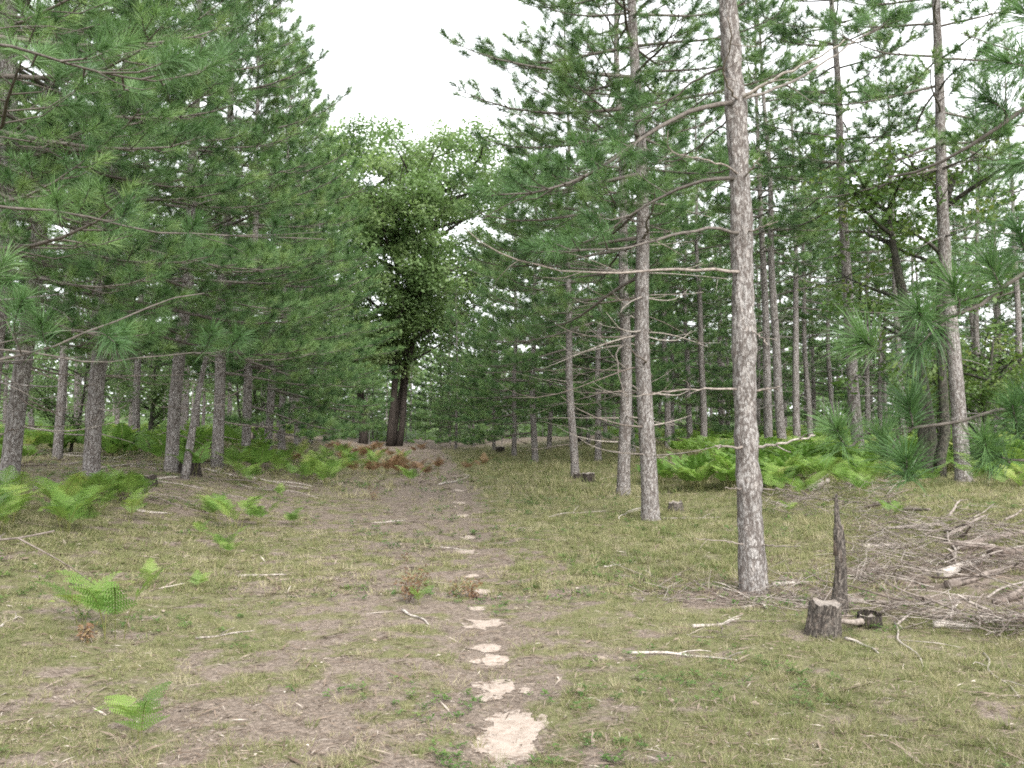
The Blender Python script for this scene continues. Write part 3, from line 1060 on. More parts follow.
# closing the view beyond the bend
for i in range(16):
    D = 64 + (i * 37 % 17)
    px = 335 + i * 19
    if abs(px - 392) < 12 and D < 70:
        D = 72
    place(far_kinds, px_at(px, D), D, rnd.uniform(0, 6.28), rnd.uniform(.55, .72), (0, 0), 'dark-trunked pine in the shaded end of the track behind the broadleaf tree', 'pines at the shaded end of the track', i % 2)
for i in range(56):
    D = 57 + (i * 29 % 21)
    px = 322 + i * 6.2 + rnd.uniform(-4, 4)
    if abs(px - 398) < 26 and D < 62:
        continue
    place(far_kinds, px_at(px, D), D, rnd.uniform(0, 6.28), rnd.uniform(.15, .32), (0, 0), 'low young pine in the undergrowth at the end of the track', 'young pines at the end of the track', 0)
n = 0
for _ in range(4000):
    if n >= 42:
        break
    y = rnd.uniform(68, 98)
    x = rnd.uniform(-50, 50)
    if not free(x, y, 3.2) or (y < 80 and abs(x - track_x(y)) < 6):
        continue
    place(far_kinds, x, y, rnd.uniform(0, 6.28), rnd.uniform(.72, .86), (0, 0), 'distant pine closing the view beyond the bend of the track', 'distant pines beyond the bend')
    n += 1
for lst in (edge_kinds, open_kinds, dark_kinds, far_kinds):
    for p in lst:
        if p.name not in used:
            for c in KIDS[p.name]:
                bpy.data.objects.remove(c)
            bpy.data.objects.remove(p)


# ------------------------------------------------------------------ broadleaved trees
def leaf_cloud(name, C, rng, k, size, rad, mat, flat=.6):
    C = np.asarray(C, float)
    n = len(C)
    d = unit(rng.normal(0, 1, (n, k, 3))) * (rng.uniform(0, 1, (n, k, 1)) ** .45) * rad
    d[..., 2] *= flat
    P = C[:, None] + d
    nrm = unit(np.array([0, 0, 1.0]) + rng.normal(0, .55, (n, k, 3)) + d / rad * .5)
    u = unit(np.cross(nrm, rng.normal(0, 1, (n, k, 3))))
    v = np.cross(nrm, u)
    s = size * rng.uniform(.6, 1.25, (n, k, 1))
    V = np.stack([P - u * s * .55, P + v * s * .36, P + u * s * .6 - nrm * s * .12, P - v * s * .36], 2).reshape(-1, 3)
    t = np.repeat(np.clip(rng.normal(.45, .25, n), 0, 1), k * 4)
    return mesh_from(name, V, None, np.arange(len(V)).reshape(-1, 4), mat, t)


def broadleaf(name, seed, stems, H, spread, cb, nclump, k, size, crad, mat, bark, lean=None, split=True):
    """stems: list of (dx, dy, radius, lean_x); crown fills an uneven ovoid between cb and H"""
    rng = np.random.default_rng(seed)
    root = empty(name)
    tips = []
    limbs = Tubes()
    for (dx, dy, r, lx) in stems:
        T = Tubes()
        hh = H * rng.uniform(.72, .86)
        zs = np.linspace(-.1, hh, 14)
        P = np.stack([dx + lx * (np.maximum(zs, 0) / hh) ** 1.2 + .12 * np.sin(zs * .7 + rng.uniform(0, 6)) * (zs > .5), dy + .12 * np.sin(zs * .6 + rng.uniform(0, 6)) * (zs > .5), zs], -1)
        T.add(P, r * (1 - zs.clip(0) / hh) ** .7 + .02 + .25 * r * np.exp(-zs.clip(0) / .3), 10)
        link('trunk', T.mesh('stem', bark), root)
        nl = int(nclump / len(stems) / 7)
        for i in range(nl):
            z = rng.uniform(cb * .8, hh)
            b = np.array([np.interp(z, zs, P[:, j]) for j in range(3)])
            az = rng.uniform(0, 2 * PI)
            t = (z - cb) / (H - cb)
            L = spread * math.sqrt(max(.08, 1 - (1.7 * (t - .42)) ** 2)) * rng.uniform(.65, 1.1)
            p = bend_path(rng, b, az, R(rng.uniform(15, 45)), L, 8, R(10), R(20), .15)
            limbs.add(p, np.linspace(.02 + .018 * L, .012, 8), 5, .2, cap=False)
            for q in range(7):
                s = rng.uniform(.5, 1)
                j = min(7, int(s * 7.99))
                c = p[j] + rng.normal(0, .28 * crad + .12 * L, 3) * np.array([1, 1, .7])
                c[2] = min(c[2], H - rng.uniform(0, 2.2))
                c[0] = dx + lx * .5 + np.clip(c[0] - dx - lx * .5, -spread * 1.05, spread * 1.05)
                limbs.add(np.array([p[j], (p[j] + c) / 2 + [0, 0, .05], c]), [.014, .009, .005], 3, .2, cap=False)
                tips.append(c)
    link('boughs', limbs.mesh('boughs', bark), root)
    link('crown', leaf_cloud('crown', tips, rng, k, size, crad, mat), root)
    return root


D = 57.0
oak = broadleaf('broadleaf_tree', 701, [(-.1, 0, .2, .8), (.35, .3, .17, 2.8), (-1.75, .6, .22, -1.4), (.1, .9, .15, 1.6)], 18.8, 7.4, 4.6, 760, 150, .19, 1.0, M_LEAF, M_BARKD)
oak.location = (px_at(392, D), D, float(tz(px_at(392, D), D)))
tag(oak, 'tall leafy broadleaf tree with dark forked stems at the end of the track', 'tree')
ms = broadleaf('broadleaf_tree', 702, [(0, 0, .17, -.3), (.5, .4, .09, .6)], 7.2, 2.3, 2.3, 120, 34, .11, .42, M_LEAFY, M_BARKM)
ms.location = (px_at(922, 19.5), 19.5, float(tz(px_at(922, 19.5), 19.5)))
ms.rotation_euler = (0, R(-2), 0)
tag(ms, 'mossy dark-stemmed young tree with yellowing leaves beside the grey pine', 'tree')
sap = broadleaf('leafy_sapling', 703, [(0, 0, .04, .1)], 3.6, 1.3, .6, 84, 40, .09, .34, M_LEAFY, M_BARKM)
for i, (px, D, s, lab) in enumerate(((985, 21, 1.0, 'yellow-green leafy sapling beside the grey pine'), (935, 27, 1.1, 'yellow-green leafy sapling behind the mossy dark-stemmed tree'), (745, 48, 1.2, 'leafy sapling glimpsed far behind the scaly leaning pine'), (1030, 24, 1.2, 'broad yellow-green sapling where the bracken bed leaves the picture'))):
    t = sap if i == 0 else sap.copy()
    if i:
        COL.objects.link(t)
        for c in [c for c in COL.objects if c.parent is sap]:
            d_ = c.copy()
            COL.objects.link(d_)
            d_.parent = t
    t.location = (px_at(px, D), D, float(tz(px_at(px, D), D)) - .02)
    t.rotation_euler = (0, 0, i * 1.9)
    t.scale = (s, s, s)
    tag(t, lab, 'sapling')
gsap = broadleaf('leafy_sapling', 704, [(0, 0, .05, .1), (.3, .2, .04, .4)], 4.2, 1.6, .8, 112, 40, .10, .4, M_LEAF, M_BARKM)
for i, (px, D, s, lab) in enumerate(((60, 27, .8, 'bright green sapling glowing between the first dark trunks of the dense row'), (150, 33, .95, 'bright green sapling deep between the dense row trunks'), (255, 40, 1.0, 'green sapling behind the pale-barked pine of the dense row'), (580, 52, 1.0, 'green sapling far behind the pale thin pine'), (640, 60, 1.2, 'green sapling far beyond the second pine of the row'))):
    t = gsap if i == 0 else gsap.copy()
    if i:
        COL.objects.link(t)
        for c in [c for c in COL.objects if c.parent is gsap]:
            d_ = c.copy()
            COL.objects.link(d_)
            d_.parent = t
    t.location = (px_at(px, D), D, float(tz(px_at(px, D), D)) - .02)
    t.rotation_euler = (0, 0, i * 1.3)
    t.scale = (s, s, s)
    tag(t, lab, 'sapling')

# far wood closing the horizon
def far_wood():
    rng = np.random.default_rng(31)
    C = []
    for _ in range(4200):
        y = rng.uniform(98, 135)
        x = rng.uniform(-95, 95)
        C.append((x, y, 10 * rng.uniform(0.0, 1) ** 1.5 * (.7 + .5 * float(vn(x, y, 9, 8)))))
    for _ in range(1500):
        y = rng.uniform(64, 100)
        x = rng.uniform(-.62, .62) * y
        if abs(x - track_x(y)) < 1.0 and y < 75:
            continue
        C.append((x, y, float(tz(x, y)) + rng.uniform(-.9, .5)))
    me = leaf_cloud('far_wood', C, rng, 26, .6, 1.7, M_LEAF)
    tag(link('far_wood', me), 'far mixed wood closing the horizon between the trunks', 'woods', kind='stuff')


far_wood()


# ------------------------------------------------------------------ bracken
def frond(rng, acc, base, az, stalk, length, droop, pinn, fine, stems):
    """one frond: stalk then a triangular blade of paired pinnae"""
    n = 10
    pts, p = [np.array(base, float)], np.array(base, float)
    tot = stalk + length
    for i in range(1, n + 1):
        s = i / n
        e = R(84) - (R(84) + droop) * s ** 1.45
        p = p + tot / n * np.array([math.cos(az) * math.cos(e), math.sin(az) * math.cos(e), math.sin(e)])
        pts.append(p.copy())
    pts = np.array(pts)
    stems.add(pts, np.linspace(.005, .0015, n + 1), 3, rng.uniform(.2, 1), cap=False)
    tang = unit(np.gradient(pts, axis=0))
    f0 = stalk / tot
    for j in range(pinn):
        s = f0 + (1 - f0) * j / pinn
        f = s * n
        i = min(int(f), n - 1)
        q = pts[i] + (pts[i + 1] - pts[i]) * (f - i)
        t = tang[i]
        side = np.cross(t, [0, 0, 1])
        side /= np.linalg.norm(side) + 1e-9
        up = np.cross(side, t)
        taper = (1 - j / pinn) ** .85
        pl = length * .44 * taper * rng.uniform(.85, 1.1) + .015
        for sg in (-1, 1):
            d = side * sg * .9 + t * .42 + up * rng.uniform(-.12, .12)
            d /= np.linalg.norm(d)
            c = np.cross(d, up)
            c /= np.linalg.norm(c) + 1e-9
            if fine:
                m = max(3, int(pl / .022))
                for a in range(m):
                    b = q + d * pl * a / m - up * .10 * pl * (a / m) ** 2
                    w = .034 * (length / .5) * (1 - a / m) ** .8 * (.5 + .5 * taper) + .004
                    for sg2 in (-1, 1):
                        e = b + (c * sg2 * .9 + d * .35) * w
                        acc.append((b - d * .006, b + d * .009, e + d * .004, e - d * .003))
            else:
                w = .045 * (length / .5) * (.4 + .6 * taper)
                e = q + d * pl - up * .08 * pl
                mid = q + d * pl * .35
                acc.append((q, mid + c * w, e, mid - c * w))


def fern_mesh(seed, fronds, size, fine, mat, dead=0.0):
    rng = np.random.default_rng(seed)
    acc, st = [], Tubes()
    a0 = rng.uniform(0, 6.28)
    tn = []
    for i in range(fronds):
        n0 = len(acc)
        az = a0 + i * 2 * PI / fronds + rng.normal(0, .35)
        frond(rng, acc, (rng.normal(0, .07), rng.normal(0, .07), -.02), az, size * rng.uniform(.35, .7), size * rng.uniform(.7, 1.15), R(rng.uniform(-25, 25)) + dead * .3, 12 if fine else 10, fine, st)
        tn += [rng.uniform(0, 1)] * (len(acc) - n0) * 4
    V = np.array(acc).reshape(-1, 3)
    return mesh_from('fern_fronds', V, None, np.arange(len(V)).reshape(-1, 4), mat, np.array(tn)), st.mesh('fern_stalks', M_STEM)


FERNS = [fern_mesh(800 + i, 4 + i % 3, .55, True, M_FERN) for i in range(5)]
FERNL = [fern_mesh(820 + i, 5 + i % 2, .62, False, M_FERN) for i in range(4)]
RUSTS = [fern_mesh(840 + i, 6, .5, True, M_RUST, .2) for i in range(3)]


def fern(x, y, s, label, group=None, kinds=FERNS, name='bracken_fern', stalks=True, cat='fern'):
    fm, sm = kinds[rnd.randrange(len(kinds))]
    root = empty(name, (x, y, float(tz(x, y))), (0, 0, rnd.uniform(0, 6.28)))
    root.scale = (s, s, s * rnd.uniform(.85, 1.1))
    link('fronds', fm, root)
    if stalks:
        link('stalk', sm, root)
    tag(root, label, cat, group)
    return root


# lone ferns, each told apart
for (px, py, s, lab) in ((105, 640, .85, 'arching bracken fern with long fronds alone in the grass'), (82, 625, .7, 'smaller bracken fern tucked against the arching one in the grass'), (138, 745, .5, 'small pale fern at the lower edge of the picture'),
                         (198, 590, .35, 'tiny dark green fern between the lone arching fern and the track'), (235, 532, .95, 'low spreading fern in the grass before the dense row'), (212, 522, .8, 'pale fern touching the low spreading fern'),
                         (258, 527, .7, 'narrow fern on the track side of the low spreading fern'), (150, 590, .4, 'single-frond fern between lush clump and track'), (790, 515, .5, 'small fern at the foot of the bracken bed near the scaly trunk'),
                         (895, 520, .55, 'fern growing out of the brushwood heap')):
    g = ground_at(px, py)
    fern(g[0], g[1], s, lab)
# lush clump at the foot of the dense row
n = 0
for _ in range(500):
    if n >= 34:
        break
    px, py = rnd.uniform(-60, 140), rnd.uniform(495, 548)
    if px > 90 and py > 525 or (px < 60 and py < 515 and rnd.random() < .3):
        continue
    g = ground_at(px, py)
    fern(g[0], g[1], rnd.uniform(.6, .95), 'lush green bracken fern in the clump below the dense row', 'ferns of the lush clump')
    n += 1
# bank before the bend
for _ in range(40):
    px, py = rnd.gauss(308, 38), rnd.uniform(456, 488)
    g = ground_at(px, py)
    fern(g[0], g[1], rnd.uniform(.75, 1.15), 'green bracken fern on the bank where the dense row meets the rusty ferns', 'ferns on the bank by the rusty ferns', FERNS)
# behind the dense row trunks
for _ in range(48):
    px, D = rnd.uniform(-20, 260), rnd.uniform(18.5, 36)
    if D < 24 and rnd.random() < .5:
        continue
    x = px_at(px, D)
    fern(x, D, rnd.uniform(.8, 1.2), 'pale sunlit bracken fern behind the dense row trunks', 'ferns behind the dense row', FERNL)
# rusty bracken at the end of the clearing
for _ in range(46):
    px, py = rnd.gauss(382, 40), rnd.uniform(450, 478)
    g = ground_at(px, py)
    fern(g[0], g[1], rnd.uniform(.5, .95), 'rust-brown withered bracken at the end of the clearing', 'withered ferns at the end of the clearing', RUSTS, 'withered_fern')


def sprig_mesh(seed, stems, h):
    rng = np.random.default_rng(seed)
    T, V, tn = Tubes(), [], []
    for i in range(stems):
        az = rng.uniform(0, 6.3)
        p = bend_path(rng, (rng.normal(0, .03), rng.normal(0, .03), -.02), az, R(rng.uniform(58, 88)), h * rng.uniform(.55, 1.1), 7, 0, R(-25), .2)
        T.add(p, np.linspace(.004, .0012, 7), 4, .3, cap=False)
        tt = rng.uniform(0, 1)
        for q in range(26):
            j = rng.integers(2, 7)
            c = p[j] + rng.normal(0, .022, 3)
            a = rng.uniform(0, 6.3)
            u = np.array([math.cos(a), math.sin(a), rng.uniform(-.3, .8)]) * rng.uniform(.012, .03)
            w_ = np.cross(u, rng.normal(0, 1, 3))
            w_ = w_ / np.linalg.norm(w_) * .007
            V += [c - u * .5, c + w_, c + u, c - w_]
            tn += [tt] * 4
    return mesh_from('sprig_leaves', np.array(V), None, np.arange(len(V)).reshape(-1, 4), M_RUST, np.array(tn)), T.mesh('sprig_stems', M_STICK)


for k_, (px, py, st, h, lab) in enumerate(((410, 604, 11, .42, 'rusty upright withered seedling standing alone beside the track'), (461, 597, 5, .22, 'small rusty withered sprig next to a sand patch'), (474, 598, 4, .15, 'tiny rusty sprig closest to the sand patch'), (372, 500, 5, .3, 'rusty seedling in the middle of the clearing'), (84, 642, 6, .16, 'rusty dead sprig under the arching bracken fern'))):
    g = ground_at(px, py)
    lm, sm = sprig_mesh(860 + k_, st, h)
    root = empty('withered_seedling', g)
    link('leaves', lm, root)
    link('stems', sm, root)
    tag(root, lab, 'seedling')
g = ground_at(418, 606)
fern(g[0], g[1], .32, 'small green fern at the foot of the rusty upright seedling')
for _ in range(22):
    px, py = rnd.uniform(790, 1040), rnd.uniform(458, 502)
    g = ground_at(px, py)
    fern(g[0], g[1], rnd.uniform(.5, .9), 'bracken fern scattered between the brushwood and the grey pine', 'ferns between brushwood and grey pine')
for _ in range(9):
    px, py = rnd.uniform(150, 300), rnd.uniform(500, 560)
    g = ground_at(px, py)
    fern(g[0], g[1], rnd.uniform(.3, .6), 'small bracken fern scattered in the grass before the dense row', 'small ferns in the grass before the dense row')
# bracken bed of the thinned side, front 140 each their own
n = 0
for _ in range(5000):
    if n >= 132:
        break
    y = rnd.uniform(12.5, 23.5)
    x = rnd.uniform(3, 18)
    d = x - float(track_x(y))
    if x > y * .56 + 1 or d < 3.9 + 1.2 * float(vn(x, y, 3, 4)) or y < 13.5 + 3 * float(vn(x, y, 2, 14)) or (x > 4.2 and x < 8 and y < 17.5) or float(vn(x, y, 2.4, 66)) < .26:
        continue
    fern(x, y, rnd.uniform(.75, 1.15), 'green bracken fern in the bracken bed under the thinned pines', 'ferns of the bracken bed', FERNS if y < 19 else FERNL)
    n += 1


def fern_mass():
    """the rest of the bracken, a mass further in"""
    rng = np.random.default_rng(71)
    acc, st = [], Tubes()
    tn = []
    for q in range(2900):
        y = 23 + 47 * rng.uniform() ** 1.25 if q < 1900 else rng.uniform(68, 112)
        if q >= 1900:
            x = rng.uniform(-.62, .62) * y
            if abs(x - track_x(y)) < 15:
                continue
        elif rng.uniform() < .75:
            x = rng.uniform(5, 42)
            if x > y * .62 + 2 or x < track_x(y) + 5.5:
                continue
        else:
            x = rng.uniform(-36, -8)
            if x < -y * .62 - 2 or x > track_x(y) - 5.5:
                continue
        if vn(x, y, 5, 44) < .3:
            continue
        n0 = len(acc)
        a0 = rng.uniform(0, 6.3)
        for i in range(4):
            frond(rng, acc, (x, y, float(tz(x, y))), a0 + i * 1.6, .35, rng.uniform(.55, .8), R(15), 6, False, st)
        tn += [rng.uniform(0, 1)] * (len(acc) - n0) * 4
    V = np.array(acc).reshape(-1, 3)
    me = mesh_from('bracken_undergrowth', V, None, np.arange(len(V)).reshape(-1, 4), M_FERN, np.array(tn))
    tag(link('bracken_undergrowth', me), 'bracken covering the ground far between the trees', 'undergrowth', kind='stuff')


fern_mass()


# ------------------------------------------------------------------ stumps, snag
def stump(px, py, r, h, label, tilt=0, notch=True, seed=0, dark=False):
    rng = np.random.default_rng(seed)
    g = ground_at(px, py)
    root = empty('tree_stump', g, (R(tilt), R(tilt * .6), rng.uniform(0, 6)))
    K = 44
    a = np.arange(K) * 2 * PI / K
    prof = 1 + .05 * np.sin(3 * a + 1) + .04 * np.sin(7 * a + seed) + rng.normal(0, .018, K)
    zz = [-.08, 0, .04, .1, h * .5, h * .8, h]
    rr = [1.22, 1.14, 1.08, 1.03, 1.0, .98, .97]
    V, Q = [], []
    for z, q in zip(zz, rr):
        V.append(np.stack([r * q * prof * np.cos(a), r * q * prof * np.sin(a), np.full(K, z) + (z == h) * (.012 * np.sin(5 * a) + rng.normal(0, .004, K))], -1))
    for j in range(len(zz) - 1):
        for k in range(K):
            Q.append((j * K + k, j * K + (k + 1) % K, (j + 1) * K + (k + 1) % K, (j + 1) * K + k))
    link('bark', mesh_from('stump_bark', np.concatenate(V), None, Q, M_BARKD if dark else M_SNAG, None, True), root)
    top = V[-1]
    rings = [top]
    for f in (.93, .6, .3):
        q = top * np.array([f, f, 1])
        q[:, 2] = h - .006 + rng.normal(0, .003, K)
        rings.append(q)
    VV = np.concatenate(rings + [np.array([[0, 0, h - .008]])])
    TQ = [(j * K + k, j * K + (k + 1) % K, (j + 1) * K + (k + 1) % K, (j + 1) * K + k) for j in range(3) for k in range(K)]
    TT = [(3 * K + k, 3 * K + (k + 1) % K, 4 * K) for k in range(K)]
    link('cut_face', mesh_from('stump_top', VV, TT, TQ, M_CUT, None, True), root)
    tag(root, label, 'stump')
    return root


stump(824, 635, .118, .24, 'sawn grey stump with pale cut top at the foot of the broken snag', 4, seed=3)
stump(869, 627, .085, .06, 'low dark rotten stump half buried in chips past the snag', 6, seed=4, dark=True)
stump(589, 482, .16, .22, 'dark stump beside the pale thin pine, the taller of two', 3, seed=5, dark=True)
stump(578, 479, .11, .14, 'lower dark stump touching its taller neighbour by the pale thin pine', 2, seed=6, dark=True)
stump(190, 474, .2, .24, 'dark stump at the foot of the thin leaning stem', 0, seed=7, dark=True)
stump(143, 485, .2, .16, 'black rotten stump behind the lush bracken clump', 3, seed=8, dark=True)
stump(676, 512, .12, .16, 'small grey stump behind the second pine of the row', 3, seed=9)
stump(500, 452, .2, .25, 'little stump by the track bend', 3, seed=10, dark=True)

g = ground_at(838, 614)
snag = empty('broken_snag', g)
K = 26
zs = np.concatenate([np.linspace(-.1, .2, 5), np.linspace(.25, .98, 24)])
rng = np.random.default_rng(77)
P = np.stack([.018 * np.sin(zs * 5) + .01 * zs, .015 * np.cos(zs * 4), zs], -1)
rad = np.interp(zs, [-.1, 0, .12, .35, .6, .68, .72, .98], [.12, .09, .06, .043, .04, .036, .024, .008])
T = Tubes()
T.add(P, rad, K)
V = T.V[0]
aa = np.tile(np.arange(K) * 2 * PI / K, len(zs))
zz = np.repeat(zs, K)
cen = np.repeat(P, K, axis=0)
f = 1 + .16 * np.sin(aa * 3 + zz * 2) + .10 * np.sin(aa * 7 + zz * 3) + .05 * np.sin(aa * 12)
V2 = cen + (V - cen) * f[:, None]
# splintered top: half of the ring ends lower
cut = .66 + .1 * np.sin(aa + .6) + .05 * np.sin(aa * 5)
T.V[0] = V2
link('trunk', T.mesh('snag', M_SNAG), snag)
d = Tubes()
q = np.array([.014, -.012, .42])
d.add(np.array([q, q + [.008, -.004, .14], q + [.022, -.006, .24], q + [.028, -.006, .31]]), [.03, .024, .014, .003], 8, .1)
link('splinter', d.mesh('splinter', M_STICK), snag)
d = Tubes()
q = np.array([-.012, -.014, .48])
d.add(np.array([q, q + [-.004, -.004, .12], q + [-.006, -.004, .2], q + [-.004, -.003, .27]]), [.028, .02, .012, .003], 8, .05)
link('splinter', d.mesh('splinter', M_STICK), snag)
tag(snag, 'upright broken grey snag with a splintered top beside the sawn stump', 'dead tree')


# ------------------------------------------------------------------ fallen sticks, logs and brushwood
def stick(p0, p1, r, seed, label, group=None, tint=.5, wig=.03, twigs=2, lift=0.0, name='fallen_stick', taper=.45, cat='stick', mat=None):
    rng = np.random.default_rng(seed)
    p0, p1 = np.array(p0, float), np.array(p1, float)
    n = 12
    s = np.linspace(0, 1, n)[:, None]
    P = p0 + (p1 - p0) * s
    L = np.linalg.norm(p1 - p0)
    ph = rng.uniform(0, 6.3, 3)
    sd = unit(np.cross(p1 - p0, [0, 0, 1]))
    P += sd * (wig * L * (np.sin(s * 4 + ph[0]) - math.sin(ph[0])) + .4 * wig * L * np.sin(s * 11 + ph[1]))
    zg = tz(P[:, 0], P[:, 1])
    rad = r * (1 - (1 - taper) * s[:, 0])
    P[:, 2] = np.maximum(P[:, 2] + .3 * wig * L * np.sin(s[:, 0] * 7 + ph[2]), zg + rad * .6) if lift else zg + rad * .75 + .2 * wig * L * np.abs(np.sin(s[:, 0] * 5 + ph[2]))
    o = P[0].copy()
    o[2] = float(tz(o[0], o[1]))
    T = Tubes()
    T.add(P - o, rad * (1 + rng.normal(0, .06, n)), 8 if r > .02 else 6, tint)
    for q in range(twigs):
        j = rng.integers(2, n - 1)
        a = math.atan2(p1[1] - p0[1], p1[0] - p0[0])
        pp = bend_path(rng, P[j] - o, a + rng.choice([-1, 1]) * rng.uniform(.4, 1.1), R(rng.uniform(0, 40)), min(.6, L * rng.uniform(.15, .4)), 4, 0, R(-15), .2)
        T.add(pp, np.linspace(min(r * .45, .008), .002, 4), 4, tint)
    ob = link(name, T.mesh(name, mat or M_STICK), None, o)
    return tag(ob, label, cat, group)


def G(px, py, up=0.0):
    g = ground_at(px, py)
    g[2] += up
    return g


LOGS = [
    ((955, 552), (1040, 532), .06, .18, 1, 'long reddish-brown log on top of the brushwood heap'),
    ((942, 580), (982, 558), .055, .95, 0, 'short bleached log lying against the brushwood'),
    ((948, 590), (1035, 566), .042, .25, 2, 'brown pole lying below the bleached log'),
    ((990, 558), (1045, 552), .06, .12, 0, 'dark log end entering the brushwood heap from the edge'),
    ((862, 549), (918, 546), .036, .65, 1, 'grey log between the snag and the brushwood heap'),
    ((856, 546), (960, 541), .016, .3, 2, 'thin straight pole across the back of the brushwood'),
    ((933, 628), (978, 629), .03, .95, 1, 'pale peeled stick at the front of the brushwood'),
    ((846, 603), (935, 605), .024, .35, 2, 'reddish pole behind the low rotten stump'),
    ((996, 606), (1040, 594), .035, .12, 1, 'dark short log at the picture edge below the brushwood'),
    ((772, 587), (832, 582), .024, .75, 1, 'pale stick lying between the scaly trunk and the snag'),
    ((768, 610), (745, 590), .014, .8, 2, 'crooked stick propped at the foot of the scaly trunk'),
    ((700, 586), (778, 606), .013, .7, 2, 'pale branch lying across the foot of the scaly trunk'),
    ((692, 628), (742, 620), .016, .85, 1, 'bleached stick in the chips before the scaly trunk'),
    ((628, 654), (736, 664), .012, 1.0, 2, 'long pale stick alone in the grass before the scaly trunk'),
    ((604, 568), (634, 563), .013, .95, 0, 'short white stick in the grass past the second pine'),
    ((238, 578), (287, 576), .018, .6, 0, 'short grey stick lying alone in the grass before the dense row'),
    ((196, 640), (256, 632), .009, .6, 1, 'thin twig in the grass below the short grey stick'),
    ((402, 612), (426, 626), .012, .95, 0, 'little pale stick beside the lone rusty fern'),
    ((374, 524), (408, 521), .016, .75, 0, 'pale stick lying across the dull wheel rut'),
    ((440, 486), (470, 476), .024, .8, 2, 'forked pale stick on the far stretch of track'),
    ((548, 518), (606, 512), .014, .6, 1, 'grey stick lying in the grass before the second pine'),
    ((136, 512), (172, 515), .022, .75, 0, 'pale stick beside the lush bracken clump'),
    ((0, 628), (20, 618), .010, .8, 1, 'thin pale twig at the picture edge below the bracken'),
    ((810, 492), (830, 482), .085, .6, 0, 'short thick cut log lying on the brushwood behind the scaly trunk'),
    ((780, 496), (870, 504), .025, .3, 3, 'brown branch beneath the short thick cut log'),
    ((655, 520), (720, 518), .016, .5, 2, 'grey branch lying at the foot of the second pine'),
    ((620, 520), (644, 508), .014, .9, 2, 'bleached forked branch leaning on the second pine'),
    ((60, 456), (130, 459), .035, .7, 1, 'grey log lying behind the first dark trunks'),
    ((96, 470), (230, 466), .022, .6, 2, 'long grey pole on the ground between dense row trunks'),
    ((205, 470), (240, 478), .022, .95, 1, 'bleached branch beside the pale-barked pine'),
    ((225, 440), (258, 462), .020, .8, 2, 'leaning bleached branch past the pale-barked pine'),
    ((845, 640), (880, 655), .012, .85, 1, 'forked pale twig before the sawn stump'),
    ((985, 655), (1024, 700), .008, .7, 2, 'fine bent twig in the grass at the edge of the picture'),
    ((896, 625), (915, 668), .009, .75, 1, 'thin curved twig running down from the brushwood'),
    ((440, 548), (468, 551), .010, .8, 0, 'tiny pale stick on the sandy strip'),
]
for i, (a, b, r, tint, tw, lab) in enumerate(LOGS):
    stick(G(*a), G(*b), r, 900 + i, lab, None, tint, .02 if r > .02 else .035, tw, name='fallen_log' if r >= .028 else 'fallen_stick', cat='log' if r >= .028 else 'stick')
# brushwood heap: loose branches one can count, stacked low
for i in range(95):
    if i < 60:
        px, py = rnd.uniform(862, 1060), rnd.uniform(520, 632)
        if px < 930 and 552 < py < 590:
            px += 60
    elif i < 78:
        px, py = rnd.uniform(770, 900), rnd.uniform(484, 520)
        px += 45 if 815 < px < 862 else 0
    else:
        px, py = rnd.uniform(690, 900), rnd.uniform(575, 640)
    g = G(px, py)
    L = rnd.uniform(.25, .95) if i < 60 else rnd.uniform(.2, .7)
    a = rnd.gauss(.2, 1.0) + (PI if rnd.random() < .5 else 0)
    up = rnd.uniform(0, .2) if i < 60 else rnd.uniform(0, .10) if i < 78 else .0
    p1 = g + np.array([math.cos(a) * L, math.sin(a) * L, 0])
    p1[2] = float(tz(p1[0], p1[1])) + up + rnd.uniform(-.02, .12) * (i < 78)
    g[2] += up * .5
    lab, grp = (('grey dead branch tangled in the brushwood heap', 'branches of the brushwood heap') if i < 60 else ('dead branch in the brush pile behind the scaly trunk', 'branches of the farther brush pile') if i < 78 else ('dry twig lying in the chips round the sawn stump', 'twigs round the sawn stump'))
    stick(g, p1, rnd.uniform(.018, .034) if i % 4 == 0 and i < 78 else rnd.uniform(.006, .013), 1000 + i, lab, grp, .6 * rnd.random() ** 1.3, .03, rnd.randint(1, 4), lift=1.0)
for i in range(34):
    px, py = rnd.uniform(0, 250), rnd.uniform(450, 492)
    g = G(px, py)
    L = rnd.uniform(.5, 2.0)
    a = rnd.gauss(0, .5)
    p1 = g + np.array([math.cos(a) * L, math.sin(a) * L, 0])
    p1[2] = float(tz(p1[0], p1[1])) + rnd.uniform(0, .12)
    stick(g, p1, rnd.uniform(.010, .022), 1200 + i, 'dead branch on the ground between the dense row trunks', 'branches under the dense row', rnd.random(), .05, rnd.randint(0, 3), lift=1.0)


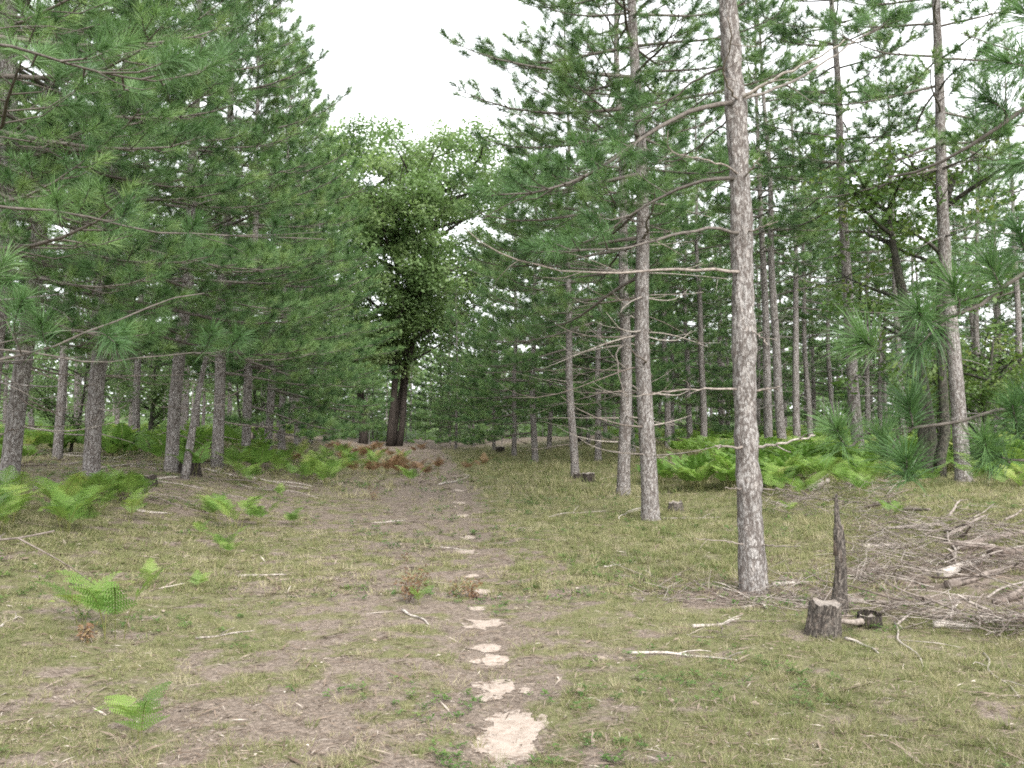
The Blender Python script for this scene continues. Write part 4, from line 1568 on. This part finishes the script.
def brush_twigs():
    rng = np.random.default_rng(41)
    T = Tubes()
    for i in range(3600):
        if i < 2300:
            px, py = rng.uniform(850, 1060), rng.uniform(515, 640)
            up = .15
        elif i < 2800:
            px, py = rng.uniform(765, 900), rng.uniform(480, 520)
            up = .2
        else:
            px, py = rng.uniform(640, 900), rng.uniform(570, 650)
            up = .02
        g = G(px, py)
        if vn(g[0], g[1], .8, 12) < .42:
            continue
        L = rng.uniform(.1, .55)
        g[2] += rng.uniform(0, up)
        p = bend_path(rng, g, rng.uniform(0, 6.3), R(rng.uniform(-12, 25)), L, 4, 0, 0, .3)
        p[:, 2] = np.maximum(p[:, 2], tz(p[:, 0], p[:, 1]) + .004)
        T.add(p, np.linspace(rng.uniform(.003, .006), .002, 4), 3, rng.uniform(0, .8) ** 1.3, cap=False)
    tag(link('twig_litter', T.mesh('twig_litter', M_STICK)), 'fine dry twigs and chips littering the brushwood and stump', 'litter', kind='stuff')


brush_twigs()

# ------------------------------------------------------------------ sky, sun, camera
w = bpy.data.worlds.new('World')
SC.world = w
w.use_nodes = True
nt = w.node_tree
nt.nodes.clear()
wo = nt.nodes.new('ShaderNodeOutputWorld')
bg = nt.nodes.new('ShaderNodeBackground')
sky = nt.nodes.new('ShaderNodeTexSky')
sky.sky_type = 'NISHITA'
sky.sun_disc = False
SUN_EL, SUN_AZ = R(40), R(158)     # azimuth clockwise from the view direction
sky.sun_elevation = SUN_EL
sky.sun_rotation = SUN_AZ
sky.air_density = 1.0
sky.dust_density = 4.0
sky.ozone_density = 1.0
hs = nd(nt, 'ShaderNodeHueSaturation', Saturation=.12)
nt.links.new(sky.outputs[0], hs.inputs['Color'])
ov = mixc(nt, .55, hs.outputs[0], (7.5, 7.7, 7.9))
nt.links.new(ov, bg.inputs[0])
bg.inputs[1].default_value = .15
nt.links.new(bg.outputs[0], wo.inputs[0])

sd = bpy.data.lights.new('sun', 'SUN')
sd.energy = 1.5
sd.angle = R(22)
sd.color = (1, .96, .9)
so = bpy.data.objects.new('sun', sd)
COL.objects.link(so)
dirv = Vector((math.sin(SUN_AZ) * math.cos(SUN_EL), math.cos(SUN_AZ) * math.cos(SUN_EL), math.sin(SUN_EL)))
so.rotation_euler = dirv.to_track_quat('Z', 'Y').to_euler()

cd = bpy.data.cameras.new('camera')
cd.lens = 35
cd.sensor_width = 36
cd.clip_end = 3000
cd.clip_start = .05
co = bpy.data.objects.new('camera', cd)
COL.objects.link(co)
co.location = (0, 0, CAMH)
co.rotation_euler = (PI / 2 + PITCH, 0, 0)
SC.camera = co

vs = SC.view_settings
vs.view_transform = 'Standard'
vs.look = 'None'
vs.gamma = 1
vs.use_curve_mapping = False
vs.exposure = 1.62
SC.render.engine = 'CYCLES'
SC.cycles.max_bounces = 10
SC.cycles.diffuse_bounces = 8
SC.cycles.glossy_bounces = 2
SC.cycles.transmission_bounces = 8
SC.cycles.transparent_max_bounces = 4
SC.cycles.filter_width = 1.9
SC.cycles.use_denoising = False
SC.cycles.sample_clamp_indirect = 20
SC.cycles.sample_clamp_direct = 0
print('tris', sum(len(m.polygons) for m in bpy.data.meshes), 'objects', len(bpy.data.objects))
